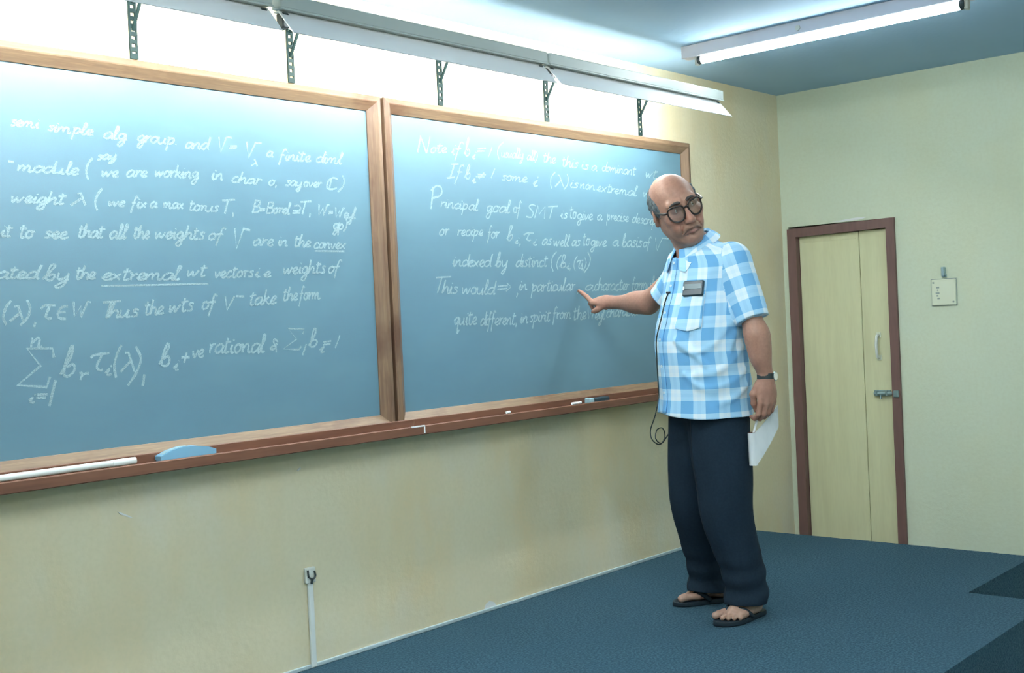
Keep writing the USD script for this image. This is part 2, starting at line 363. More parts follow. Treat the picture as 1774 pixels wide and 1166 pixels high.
G = {
 'a': (9, "8,8 5,10 1.5,7 1,2 3.5,0 6.5,3 8,9 7.5,3 8.5,0 10,1.5"), 'b': (7.5, "0,1 3,12 3.4,19.5 1.9,19.5 1.4,8 2,0.5 5,0 6.5,4 5,8 2.5,6"),
 'c': (7, "7,8 4.5,10 1.5,7 1,2 3.5,0 7.5,2"), 'd': (9, "8,8 5,10 1.5,7 1,2 3.5,0 6.5,3 8,10 8.5,20 8,5 9,0 10,1.5"),
 'e': (7, "0,3 4,4.5 6,8 4,10 1.5,7 1.5,2 4,0 7.5,2"), 'f': (6, "6,17 4,20 2.5,16 2,5 1.5,-9;0,9 5,9.5"),
 'g': (8, "7,8 4.5,10 1.5,7 1.5,3 3.5,1 6,4 7,10 7,-4 5,-10 2,-8 4,-3 9,1"), 'h': (9, "0.5,0 1.5,12 2,20 1.4,6 1,0;1,1 3.5,8 6,9.5 7,6 7,1 8,0 10,1.5"),
 'i': (4, "0.5,3 2,9.5 2,2 3,0 4.5,1.5;2.2,14 2.4,15.2"), 'k': (8, "1,20 1.2,0;1.2,4 6,10;2.5,6 7,0 8.5,1.5"), 'l': (4.5, "0,2 3,14 3,19.5 1.6,19 1.5,4 2.5,0 5,1.5"),
 'm': (13, "0.5,9.5 1.2,0;1.2,4 3,9 4.8,8 5,0;5,5 7.5,9.5 9.2,8 9.5,2 10.5,0 13,1.5"), 'n': (9, "0.5,9.5 1.2,0;1.2,4 4,9.5 6,8.5 6.3,2 7.5,0 9,1.5"),
 'o': (8, "5,10 2,8.5 1,3.5 3,0 6,2 6.5,7 4.5,10 5.5,8.5 8.5,9"), 'p': (8.5, "0.5,9.5 1.5,10 2,-11;1.8,5 4,9.8 6.5,8.5 6.5,3 4,0.5 2,2"),
 'q': (8, "7,8 4.5,10 1.5,7 1.5,3 3.5,1 6,4 7,10 7.2,-11 9,-7"), 'r': (6, "0.5,9 1.5,9.5 1.8,0;1.8,5 3.5,9 6,9.5"), 's': (6, "6,9 3.5,10 2,8 5,4.5 4.5,0.8 1,0.5"),
 't': (6, "2.5,17 2.2,3 3.5,0 6,1.5;0,12 6,12.8"), 'u': (9, "0.5,9.5 1,2 3.5,0 6,4 6.8,9.5 6.5,2 7.5,0 9,1.5"), 'v': (7.5, "0.5,9.5 3,0 6.5,9.5"),
 'w': (11, "0.5,9.5 2,0.5 5,8 6.5,0.5 10,9.5"), 'x': (8, "0.5,9.5 7,0;7,9.5 0.5,0"), 'y': (8, "0.5,9.5 1.2,3 3,1 6,4 7,9.5 6.8,-4 4.5,-10 2,-8 8,1"),
 'V': (13, "|0,19 4.5,0.5 7,18.5;|7,18.5 13,18"), 'T': (12, "|0,18 12,19.5;|5.5,19 5,0"), 'N': (13, "|1,0 1,18;|1,18 10,0;|10,0 11,19"), 'P': (10, "|3,0 2,18;0,15 4,19.5 9,18 9,12 3,9"),
 'S': (10, "9,18 5,20 2,16 8,8 7,1 1,2"), 'M': (14, "|1,0 2,18 6,6 11,18 13,0"), 'I': (8, "|1,18 8,18;|4.5,18 4,0;|0,0 8,0"), 'W': (15, "|0,18 3,1 7,14 9,0.5 12,18 15,17"),
 'B': (10, "|1,0 1.5,19;1.5,19 8,18 7,11 2,10;2,10 9,8 8,1 1,0"), 'C': (14, "12,17 6,19 1,12 3,2 10,1 13,4;|4.5,17.5 4.5,2"),
 'λ': (9, "|1,16 3,16.5 9,0;|5.2,9 0.5,0"), 'τ': (9, "0,9 2,12 9,12.5;5,12 4,3 5.5,0 8,1"), '∈': (9, "8,12 3,10.5 1,6 3,1 8,0;|1,6 7,6.5"), 'π': (9, "0,8 2,10 9,10.5;|3,10 2.5,0;|6.5,10 6.5,1 8,0"),
 'Σ': (13, "|12,15 11,20 0,19.5 7.5,10 0,0.5 11.5,0 12.5,4"), '(': (5, "4,20 1,13 1,4 4,-4"), ')': (5, "1,20 4,13 4,4 1,-4"), '=': (9, "|0,7 8,7.5;|0,3.5 8,4"), '≠': (9, "|0,7 8,7.5;|0,3.5 8,4;|6,11 2,0"),
 ',': (4, "|2,2 2,-4"), '.': (4, "|1.5,0 2,0.8"), '-': (7, "|0,5 6,5.3"), '1': (4, "|2,17 2,-1"), '+': (8, "|4,10 3.5,0;|0,5 8,5.5"), '⇒': (13, "|0,7.5 9,8;|0,3.5 9,4;|7,11 12,6 8,0"),
 '⊇': (11, "1,13 7,13 10,9.5 7,5 1,5;|1,2 10,2"), '&': (9, "7,9 4,13 3,10 6,2 3,0 1,3 7,7;|6,5 8,-4"), ' ': (6, ""), '_': (10, "|0,0 10,0"),
}
rng = np.random.default_rng(11)


def glyph_strokes(text):
    x, out = 0.0, []
    for ch in text:
        w, spec = G[ch]
        for st in [q for q in spec.split(';') if q]:
            straight = st[0] == '|'
            P = np.array([[float(t) for t in p.split(',')] for p in st.lstrip('|').split()])
            P = P + rng.normal(0, 0.28, P.shape)
            Q = P if straight else spline(P, 5)
            out.append(Q + np.stack([x + 0.20 * Q[:, 1], 0 * Q[:, 1]], 1))
        x += w * 0.98
    return out, x


def chalk(parent, words, name='chalk_word'):
    """words: (text, x0, y0, x1, y1, height of small letters in px): baseline ends in the photograph, laid on the board's face."""
    for text, x0, y0, x1, y1, xh in words:
        V, F, n, layer = [], [], 0, 0
        xh *= 1.08
        strokes, w = glyph_strokes(text)
        a, b = np.array([x0, y0], float), np.array([x1, y1], float)
        e, up = (b - a) / w, np.array([-0.047, -1.0]) * xh / 10.0
        for P in strokes:
            q = a + P[:, :1] * e + P[:, 1:] * up
            W3 = np.array([hit(px, py, (0, BY - 0.0006, 0), (0, 1, 0)) for px, py in q])
            keep = np.r_[True, np.linalg.norm(np.diff(W3, axis=0), axis=1) > 1e-5]
            W3 = W3[keep]
            if len(W3) < 2:
                continue
            W3[:, 0] = np.maximum(W3[:, 0], -5.0)
            W3[:, 1] -= layer * .00003 + np.arange(len(W3)) * .000008
            layer += 1
            t = np.gradient(W3, axis=0)
            t /= np.linalg.norm(t, axis=1, keepdims=True) + 1e-9
            nrm = np.stack([-t[:, 2], 0 * t[:, 0], t[:, 0]], 1)
            hw = (0.0030 + 0.0005 * rng.normal(0, 1, (len(W3), 1)).clip(-1, 1)) * (0.85 + 0.02 * xh)
            m = len(W3)
            V.append(np.vstack([W3 + nrm * hw, W3 - nrm * hw]))
            i = np.arange(m - 1)[:, None]
            F.append(np.vstack([np.hstack([i, i + m, i + 1]), np.hstack([i + 1, i + m, i + m + 1])]) + n)
            n += 2 * m
        m = trimesh.Trimesh(np.vstack(V), np.vstack(F), process=False)
        obj(name, m, M['chalk'], parent)


LEFT = [
 [("semi", 16, 217, 66, 222, 9), ("simple", 80, 226, 160, 235, 9), ("alg", 178, 239, 217, 243, 10), ("group.", 236, 245, 308, 251, 10), ("and", 320, 257, 360, 259, 10), ("V", 374, 265, 397, 266, 14), ("=", 396, 261, 410, 262, 11), ("V", 420, 274, 448, 275, 14), ("λ", 435, 287, 446, 288, 6), ("a", 461, 271, 472, 272, 9), ("finite", 483, 277, 537, 280, 9), ("diml", 546, 281, 591, 284, 9)],
 [("-", 14, 285, 24, 286, 10), ("module", 29, 296, 135, 303, 10), ("(", 147, 304, 156, 305, 15), ("say", 166, 277, 200, 275, 7), ("we", 174, 306, 204, 307, 10), ("are", 218, 306, 253, 307, 10), ("working", 267, 306, 342, 309, 10), ("in", 365, 311, 386, 312, 10), ("char", 400, 315, 451, 320, 9), ("o,", 464, 321, 480, 322, 9), ("say", 494, 321, 522, 323, 8), ("over", 525, 323, 556, 325, 8), ("C", 563, 328, 583, 329, 10), (")", 585, 328, 594, 329, 12)],
 [("weight", 17, 350, 110, 354, 10), ("λ", 122, 356, 147, 356, 12), ("(", 161, 358, 172, 359, 15), ("we", 187, 357, 215, 358, 9), ("fix", 226, 360, 253, 360, 9), ("a", 258, 360, 271, 360, 9), ("max", 281, 360, 318, 362, 9), ("torus", 326, 364, 377, 367, 9), ("T,", 380, 370, 408, 371, 12), ("B", 436, 368, 449, 368, 10), ("=", 449, 368, 459, 368, 8), ("Borel", 461, 369, 501, 371, 9), ("⊇", 505, 371, 520, 371, 10), ("T,", 517, 371, 540, 372, 11), ("W", 549, 374, 567, 374, 10), ("=", 568, 373, 577, 373, 8), ("Weyl", 579, 377, 615, 379, 9), ("gp)", 576, 397, 600, 398, 9)],
 [("it", 0, 410, 18, 410, 11), ("to", 31, 411, 57, 413, 12), ("see", 74, 412, 115, 413, 10), ("that", 134, 411, 178, 412, 11), ("all", 188, 413, 218, 413, 11), ("the", 230, 413, 258, 413, 11), ("weights", 267, 413, 352, 415, 11), ("of", 359, 415, 385, 416, 10), ("V", 401, 433, 427, 433, 18), ("are", 437, 425, 472, 426, 10), ("in", 481, 425, 497, 426, 9), ("the", 508, 427, 537, 428, 10), ("convex", 543, 430, 598, 431, 9), ("_", 545, 435, 597, 435, 9)],
 [("ated", -8, 482, 64, 483, 11), ("by", 74, 485, 118, 485, 12), ("the", 129, 484, 164, 483, 11), ("extremal", 176, 485, 309, 485, 11), ("_", 177, 496, 356, 492, 10), ("wt", 321, 479, 355, 479, 11), ("vectors", 370, 481, 437, 480, 10), ("i.e", 440, 480, 468, 480, 9), ("weights", 490, 475, 562, 473, 11), ("of", 567, 473, 588, 472, 10)],
 [("(", 2, 556, 14, 557, 17), ("λ", 15, 557, 40, 557, 15), (")", 35, 556, 48, 556, 17), (",", 57, 560, 66, 560, 14), ("τ", 67, 552, 91, 552, 17), ("∈", 96, 553, 116, 553, 18), ("W", 122, 550, 151, 550, 14), ("T", 169, 552, 200, 551, 14), ("hus", 186, 550, 237, 549, 12), ("the", 249, 545, 282, 544, 12), ("wts", 291, 542, 333, 538, 12), ("of", 347, 536, 372, 535, 12), ("V", 382, 538, 414, 537, 12), ("take", 430, 529, 478, 526, 12), ("the", 489, 521, 515, 520, 11), ("form", 518, 520, 554, 518, 11)],
 [("n", 50, 602, 72, 603, 16), ("Σ", 31, 669, 86, 669, 31), ("i", 47, 697, 58, 698, 9), ("=", 62, 696, 81, 696, 16), ("1", 80, 702, 92, 703, 24), ("b", 104, 651, 130, 651, 23), ("r", 134, 658, 150, 659, 12), ("τ", 152, 642, 182, 641, 21), ("i", 178, 650, 190, 650, 10), ("(", 194, 645, 206, 645, 22), ("λ", 208, 644, 232, 644, 19), (")", 220, 656, 238, 656, 26), (",", 244, 655, 256, 655, 30), ("b", 275, 633, 294, 633, 17), ("i", 298, 641, 308, 641, 10), ("+", 313, 628, 327, 628, 16), ("ve", 332, 620, 352, 618, 12), ("rational", 360, 612, 457, 610, 14), ("&", 466, 606, 482, 605, 13), ("Σ", 490, 606, 522, 606, 17), ("1", 520, 614, 529, 614, 10), ("b", 534, 601, 549, 600, 14), ("i", 551, 611, 560, 611, 10), ("=", 558, 602, 573, 601, 12), ("1", 577, 602, 586, 601, 11)],
]
RIGHTW = [
 [("N", 722, 263, 743, 266, 15), ("ote", 744, 265, 773, 265, 9), ("if", 780, 268, 798, 268, 10), ("b", 804, 269, 814, 270, 14), ("i", 816, 275, 823, 275, 7), ("=", 825, 266, 840, 266, 11), ("1", 841, 272, 850, 272, 9), ("(", 859, 272, 868, 272, 12), ("usually", 868, 272, 906, 275, 8), ("all)", 912, 277, 930, 279, 8), ("the", 940, 281, 962, 283, 9), ("this", 972, 288, 1000, 291, 9), ("is", 1006, 292, 1018, 294, 8), ("a", 1024, 295, 1033, 296, 8), ("dominant", 1042, 296, 1100, 304, 8), ("wt", 1117, 307, 1137, 310, 9)],
 [("I", 774, 308, 788, 308, 12), ("f", 788, 308, 799, 309, 11), ("b", 804, 309, 815, 310, 11), ("i", 816, 317, 823, 317, 7), ("≠", 826, 309, 841, 310, 9), ("1", 846, 307, 855, 308, 9), ("some", 868, 312, 912, 316, 8), ("i", 920, 322, 930, 323, 10), ("(", 951, 322, 958, 322, 11), ("λ", 960, 323, 975, 325, 12), (")", 976, 324, 983, 325, 11), ("is", 986, 324, 1000, 326, 8), ("non", 1004, 326, 1030, 330, 8), ("extremal", 1033, 331, 1102, 340, 8), ("wt", 1112, 341, 1136, 343, 9)],
 [("P", 742, 361, 761, 362, 19), ("rincipal", 762, 359, 827, 365, 9), ("goal", 841, 367, 882, 369, 10), ("of", 888, 369, 901, 370, 10), ("SMT", 910, 377, 962, 380, 11), ("is", 970, 378, 982, 379, 8), ("to", 986, 378, 998, 379, 11), ("give", 999, 380, 1026, 381, 9), ("a", 1033, 381, 1042, 381, 8), ("precise", 1050, 381, 1088, 384, 8), ("descrip", 1094, 385, 1136, 390, 8)],
 [("or", 760, 408, 777, 408, 10), ("recipe", 791, 408, 836, 409, 9), ("for", 844, 412, 864, 413, 10), ("b", 877, 416, 888, 416, 11), ("i", 890, 422, 897, 422, 6), (",", 897, 424, 904, 424, 7), ("τ", 905, 417, 921, 417, 10), ("i", 922, 425, 928, 425, 6), ("as", 938, 424, 955, 424, 9), ("well", 958, 426, 985, 427, 9), ("as", 990, 426, 1004, 426, 9), ("to", 1009, 425, 1021, 425, 11), ("give", 1022, 426, 1050, 427, 9), ("a", 1061, 426, 1071, 426, 9), ("basis", 1077, 427, 1111, 428, 10), ("of", 1113, 428, 1126, 428, 8), ("V", 1131, 434, 1152, 435, 11)],
 [("indexed", 783, 461, 849, 462, 10), ("by", 858, 462, 878, 462, 11), ("distinct", 893, 462, 947, 462, 10), ("(", 953, 464, 961, 464, 13), ("(b", 962, 463, 980, 464, 10), ("i", 980, 466, 985, 466, 6), (",", 985, 466, 990, 466, 8), ("(τ", 992, 465, 1008, 465, 10), ("i)", 1005, 466, 1014, 466, 9), (")", 1012, 467, 1020, 467, 14)],
 [("T", 748, 508, 774, 508, 14), ("his", 765, 508, 791, 509, 11), ("would", 799, 509, 856, 510, 11), ("⇒", 860, 506, 885, 505, 12), (",", 892, 510, 900, 510, 12), ("in", 898, 503, 913, 502, 9), ("particular", 920, 505, 995, 503, 10), (",", 998, 505, 1004, 505, 10), ("a", 1013, 503, 1027, 503, 9), ("character", 1029, 503, 1089, 503, 10), ("formul", 1094, 502, 1132, 500, 10)],
 [("quite", 785, 563, 825, 562, 12), ("different,", 831, 564, 896, 562, 11), ("in", 900, 560, 914, 559, 10), ("spirit", 916, 558, 952, 556, 10), ("from", 957, 553, 989, 552, 10), ("the", 992, 554, 1015, 553, 11), ("Weyl", 1017, 554, 1047, 553, 10), ("character", 1050, 550, 1108, 546, 10)],
]
for ln in LEFT:
    chalk(bl, ln)
for ln in RIGHTW:
    chalk(br, ln)

# ------------------------------------------------------------------ brackets and lamps above the boards
ROWS = ['leftmost', 'second from left', 'third from left, over the meeting of the frames', 'fourth from left', 'rightmost']
LBL = ['dark green slotted shelf bracket, leftmost of the five above the left blackboard', 'dark green slotted shelf bracket second from left, above the left blackboard',
       'dark green slotted shelf bracket just right of the corner where the blackboards meet', 'dark green slotted shelf bracket beside the gap between the two lamp reflectors',
       'dark green slotted shelf bracket farthest right, nearest the right end of the lamps']
bxs = [-4.013, -3.415, -2.690, -2.042, -1.346]
b0 = thing('shelf_bracket', LBL[0], 'bracket', (bxs[0], 0, 0), group='slotted brackets carrying the lamps')
parts = [box(-.013, -.0075, -.006, 0, 2.004, 2.262), box(.0075, .013, -.006, 0, 2.004, 2.262)]
zs = np.linspace(2.004, 2.262, 12)
for k in range(11):
    parts.append(box(-.0076, .0076, -.006, 0, zs[k], zs[k] + (.012 if 0 < k < 10 else .016)))
obj('upright', cat(*parts), M['green'], b0)
obj('arm', cat(box(-.003, .003, -.336, -.004, 2.1735, 2.183), box(-.010, .010, -.336, -.004, 2.1825, 2.186)), M['green'], b0)
obj('strut', sweep([(0, -.004, 2.092), (0, -.035, 2.142), (0, -.060, 2.182)], .0052, 8), M['green'], b0)
for x, l in zip(bxs[1:], LBL[1:]):
    dup(b0, (x, 0, 0), l)

LAMP = ['leftmost white fluorescent lamp reflector above the left blackboard, cut off by picture edge', 'fluorescent lamp with white slanted reflector above the meeting of the two blackboards',
        'fluorescent lamp with white slanted reflector at the right end above the right blackboard']
lx = [-4.395, -3.105, -1.830]
l0 = thing('board_lamp', LAMP[2], 'fluorescent lamp', (lx[2], 0, 0), group='board lamps in a row')
HL = 0.625
obj('channel', cat(box(-HL - .012, HL, -.378, -.332, 2.128, 2.172, .004), box(-HL - .012, HL, -.381, -.376, 2.124, 2.130, .001)), M['channel'], l0)
rx0, rx1, dx = -HL, HL, 0.0
leaf_v = []
for y, z in ((-.352, 2.126), (-.418, 2.048), (-.4155, 2.0465), (-.349, 2.122)):
    leaf_v.append((y, z))
rv = [(rx0, *q) for q in leaf_v] + [(rx1, *q) for q in leaf_v]
rf = [(0, 1, 5), (0, 5, 4), (1, 2, 6), (1, 6, 5), (2, 3, 7), (2, 7, 6), (3, 0, 4), (3, 4, 7), (0, 3, 2), (0, 2, 1), (4, 5, 6), (4, 6, 7)]
rm = trimesh.Trimesh(rv, rf, process=False)
rm.fix_normals()
obj('reflector', cat(rm, box(rx0, rx1, -.3525, -.330, 2.1215, 2.126)), M['enamel'], l0)
obj('tube', rod((-.592, -.345, 2.094), (.592, -.345, 2.094), .016, 20), M['tube_board'], l0, smooth=40)
for s in (-1, 1):
    obj('lamp_holder', cat(box(s * .592, s * .618, -.362, -.328, 2.074, 2.122, .004), rod((s * .588, -.345, 2.094), (s * .60, -.345, 2.094), .018, 16)), M['holder'], l0)
for k in (1, 0):
    dup(l0, (lx[k], 0, 0), LAMP[k])

# batten tubes under the ceiling: one in view, the others light the room from behind the viewpoint
def batten(label, loc, tubes, glow, bx0):
    t = thing('ceiling_lamp', label, 'fluorescent lamp', loc)
    obj('batten', cat(box(bx0, bx0 + .060, -.665, .665, -.056, 0, .003), box(bx0 + .060, bx0 + .064, -.66, .66, -.006, 0)), M['batten'], t)
    for x in tubes:
        obj('tube', rod((x, -.575, -.070), (x, .575, -.070), .0185, 24), glow, t, smooth=40)
        for s in (-1, 1):
            hd = obj('lamp_holder', cat(box(x - .014, x + (.014 if bx0 < 0 else .045 * (1 if x < .03 else -1)), s * .588, s * .604, -.092, -.042, .003)), M['holder_w'], t)
            obj('contact_cap', rod((x, s * .572, -.070), (x, s * .590, -.070), .0195, 16), M['holder'], hd)
    obj('starter', rod((bx0 + .006, .09, -.030), (bx0 - .006, .09, -.030), .011, 14), M['holder_w'], t)
    return t


batten('single bare fluorescent tube on a grey batten under the blue ceiling', (-1.45, -.995, H), [0.0], M['tube_seen'], -.026)
w0 = batten('twin tube batten lamp on the ceiling over the middle of the room', (-3.7, -1.95, H), [0.0, .074], M['tube_room'], .007)
for (x, y), l in (((-5.6, -2.3), 'twin tube batten lamp on the ceiling over the viewpoint'), ((-5.2, -4.3), 'twin tube batten lamp on the ceiling at the back of the room'), ((-2.4, -4.2), 'twin tube batten lamp on the ceiling far from the blackboards')):
    dup(w0, (x, y, H), l)

# ------------------------------------------------------------------ things on the chalk trays, wall conduit
er = thing('board_duster', 'pale blue arched board duster on the tray under the left blackboard', 'duster', (-3.943, -.068, .7725))
obj('felt_pad', box(-.096, .096, -.017, .016, 0, .014, .002), M['foam'], er)
arch = [(-.0975, .014), (.0975, .014), (.0975, .028), (.07, .038), (.03, .045), (-.02, .047), (-.06, .040), (-.0975, .026)]
obj('handle', extrude(arch, -.0172, .0170), M['foam'], er)
obj('handle_groove', extrude([(-.088, .0312), (-.06, .0412), (-.02, .0482), (.0, .0480), (.0, .0470), (-.06, .0395)], -.011, .009), M['foam_pale'], er)
d2 = thing('felt_duster', 'small dark felt duster with a pale end on the tray beside the man', 'duster', (-1.862, -.068, .7725))
obj('felt', box(-.042, .072, -.017, .016, 0, .030, .004), M['felt'], d2)
obj('grip', box(-.072, -.040, -.0172, .0162, 0, .032, .004), M['foam_pale'], d2)
ptr = thing('pointer_stick', 'long white pointer stick lying on the left chalk tray', 'stick', (0, 0, 0))
obj('shaft', rod((-5.05, -.083, .797), (-4.20, -.083, .797), .0095, 14), M['rod'], ptr, smooth=40)
obj('tip', rod((-4.20, -.083, .797), (-4.125, -.083, .797), .0105, 14), M['rod'], ptr, smooth=40)
for (px, ln, lb) in ((880, .020, 'short white chalk stub on the right tray, left of the felt duster'), (999, .062, 'long white chalk stick on the right tray lip touching the felt duster')):
    q = hit(px, 707, (0, -.093, 0), (0, 1, 0))
    obj('chalk_stick', rod((q[0] - ln / 2, -.093, .787 + .0055), (q[0] + ln / 2, -.093, .787 + .0055), .0055, 12), M['chalkstick'], None, smooth=40, label=lb, category='chalk')
cd = thing('wall_conduit', 'white cable conduit with dark clip rising from the platform along the wall', 'conduit', (-3.442, 0, 0))
obj('conduit_cover', box(-.011, .011, -.012, 0, 0.001, .300, .003), M['conduit'], cd)
obj('socket', box(-.022, .022, -.014, 0, .292, .345, .003), M['white'], cd)
obj('clip', sweep(spline([(-.016, -.018, .338), (-.014, -.020, .315), (0, -.024, .308), (.014, -.020, .315), (.012, -.018, .332)], 5), .0032, 8), M['holder'], cd, smooth=True)
obj('clip', sweep([(0, -.022, .310), (-.002, -.018, .290)], .0045, 8), M['holder'], cd, smooth=True)

# ------------------------------------------------------------------ the man: signed-distance modelling, meshed as one continuous surface
PO = np.array([-2.13, -0.80, 0.0])
PF = np.array([-0.884, 0.467, 0.0])
PF /= np.linalg.norm(PF)
PL = np.array([-PF[1], PF[0], 0.0])
PU = np.array([0, 0, 1.0])


def to_local(P):
    d = np.asarray(P) - PO
    return np.stack([d @ PF, d @ PL, d[..., 2]], -1)


def to_world(Q):
    Q = np.asarray(Q)
    return PO + Q[..., :1] * PF + Q[..., 1:2] * PL + Q[..., 2:3] * PU


def px_l(px, py, l):
    """Local point (forward, left, up) on a sight line where the man's left coordinate is l."""
    return to_local(hit(px, py, PO + l * PL, PL))


A = lambda *x: np.array(x, np.float64)
nrm = lambda v: np.asarray(v, float) / np.linalg.norm(v)


def seg(p, a, b, ra, rb):
    ba = b - a
    t = np.clip(((p - a) @ ba) / (ba @ ba), 0, 1)
    return np.linalg.norm(p - a - t[:, None] * ba, axis=1) - (ra + (rb - ra) * t)


def chain(p, pts, rs, k=0.004):
    d = None
    for i in range(len(pts) - 1):
        e = seg(p, A(*pts[i]), A(*pts[i + 1]), rs[i], rs[i + 1])
        d = e if d is None else smin(d, e, k)
    return d


def ell(p, c, r, R=None):
    q = p - c
    if R is not None:
        q = q @ R
    r = np.asarray(r, float)
    k0 = np.linalg.norm(q / r, axis=1)
    k1 = np.linalg.norm(q / r ** 2, axis=1)
    return k0 * (k0 - 1) / np.maximum(k1, 1e-6)


def smin(a, b, k):
    h = np.maximum(k - np.abs(a - b), 0) / k
    return np.minimum(a, b) - h * h * k * 0.25


def smax(a, b, k):
    return -smin(-a, -b, k)


def near(p, lo, hi, fn, pad=0.05):
    """Evaluates fn only inside the padded box; elsewhere a safe lower bound."""
    lo, hi = np.asarray(lo, float), np.asarray(hi, float)
    d = np.linalg.norm(np.maximum(np.maximum(lo - p, p - hi), 0), axis=1)
    out = d + 0.02
    m = d < pad
    if m.any():
        out[m] = fn(p[m])
    return out


def surface(fn, lo, hi, h, polish=2):
    """Surface nets over a sparse grid: (vertices, triangles) of fn = 0."""
    lo, hi = np.asarray(lo, float), np.asarray(hi, float)
    B = 8
    nb = np.ceil((hi - lo) / h / B).astype(int)
    dims = nb * B + 1
    c = np.stack(np.meshgrid(*[(np.arange(n) + 0.5) * B * h for n in nb], indexing='ij'), -1).reshape(-1, 3) + lo
    v = fn(c)
    keep = np.abs(v) < B * h * 0.87 * 1.5 + 0.01
    S = np.repeat(np.repeat(np.repeat(np.where(v < 0, -1.0, 1.0).reshape(nb), B, 0), B, 1), B, 2).astype(np.float32)
    S = np.pad(S, ((0, 1), (0, 1), (0, 1)), mode='edge')
    bi = np.stack(np.unravel_index(np.nonzero(keep)[0], nb), 1) * B
    g = np.stack(np.meshgrid(*[np.arange(B + 1)] * 3, indexing='ij'), -1).reshape(-1, 3)
    for s in range(0, len(bi), 600):
        idx = (bi[s:s + 600, None] + g).reshape(-1, 3)
        S[idx[:, 0], idx[:, 1], idx[:, 2]] = fn(idx * h + lo)
    neg = S < 0
    cnt = np.zeros(dims - 1, np.uint8)
    for o in np.ndindex(2, 2, 2):
        cnt += neg[o[0]:dims[0] - 1 + o[0], o[1]:dims[1] - 1 + o[1], o[2]:dims[2] - 1 + o[2]]
    cells = np.argwhere((cnt > 0) & (cnt < 8))
    ids = -np.ones(dims - 1, np.int32)
    ids[tuple(cells.T)] = np.arange(len(cells))
    acc, num = np.zeros((len(cells), 3)), np.zeros(len(cells))
    for ax in range(3):
        for o in np.ndindex(2, 2):
            off = np.insert(np.array(o), ax, 0)
            a = cells + off
            b = a.copy()
            b[:, ax] += 1
            va, vb = S[tuple(a.T)], S[tuple(b.T)]
            m = (va < 0) != (vb < 0)
            t = va[m] / (va[m] - vb[m])
            pt = off.astype(float) + np.zeros((m.sum(), 3))
            pt[:, ax] += t
            acc[m] += pt
            num[m] += 1
    V = (cells + acc / num[:, None]) * h + lo
    F = []
    for ax in range(3):
        u, w = (ax + 1) % 3, (ax + 2) % 3
        sl_a = [slice(None)] * 3
        sl_b = [slice(None)] * 3
        sl_a[ax], sl_b[ax] = slice(0, -1), slice(1, None)
        x = neg[tuple(sl_a)] != neg[tuple(sl_b)]
        e = np.argwhere(x)
        e = e[(e[:, u] > 0) & (e[:, w] > 0) & (e[:, u] < dims[u] - 1) & (e[:, w] < dims[w] - 1)]
        inside = neg[tuple(e.T)]
        q = []
        for du, dw in ((1, 1), (0, 1), (0, 0), (1, 0)):
            k = e.copy()
            k[:, u] -= du
            k[:, w] -= dw
            q.append(ids[tuple(k.T)])
        q = np.stack(q, 1)
        q[~inside] = q[~inside][:, ::-1]
        F += [q[:, [0, 1, 2]], q[:, [0, 2, 3]]]
    F = np.vstack(F)
    for _ in range(polish):
        d = fn(V)
        e = h * 0.3
        gr = np.stack([(fn(V + e * np.eye(3)[k]) - fn(V - e * np.eye(3)[k])) / (2 * e) for k in range(3)], 1)
        n2 = np.maximum((gr ** 2).sum(1), 0.2)
        step = d / n2
        V = V - np.clip(step, -h * 0.6, h * 0.6)[:, None] * gr
    return V, F


def finish(V, F):
    m = trimesh.Trimesh(to_world(V), F, process=False)
    if m.volume < 0:
        m.invert()
    return m


# ---- joints, in the man's own frame (forward, left, up), metres
HS = 1.08
HC = px_l(1171, 359, 0.03)                                        # centre of the head
VF, VL = A(.5, .866, 0), A(-.866, .5, 0)                          # towards / across the viewpoint
cam3 = lambda x, y, z: x * VL + A(0, 0, y) + z * VF
hu = nrm(cam3(-.29, .90, .30))
hf = cam3(.38, -.27, .88)
hf = nrm(hf - hu * (hf @ hu))
hl = np.cross(hu, hf)
HR = np.stack([hl, hf, hu], 1)                                    # head axes: left, forward, up


def headspace(p):
    return ((p - HC) @ HR) / HS


def from_head(q):
    return HC + HS * (HR @ np.asarray(q, float))


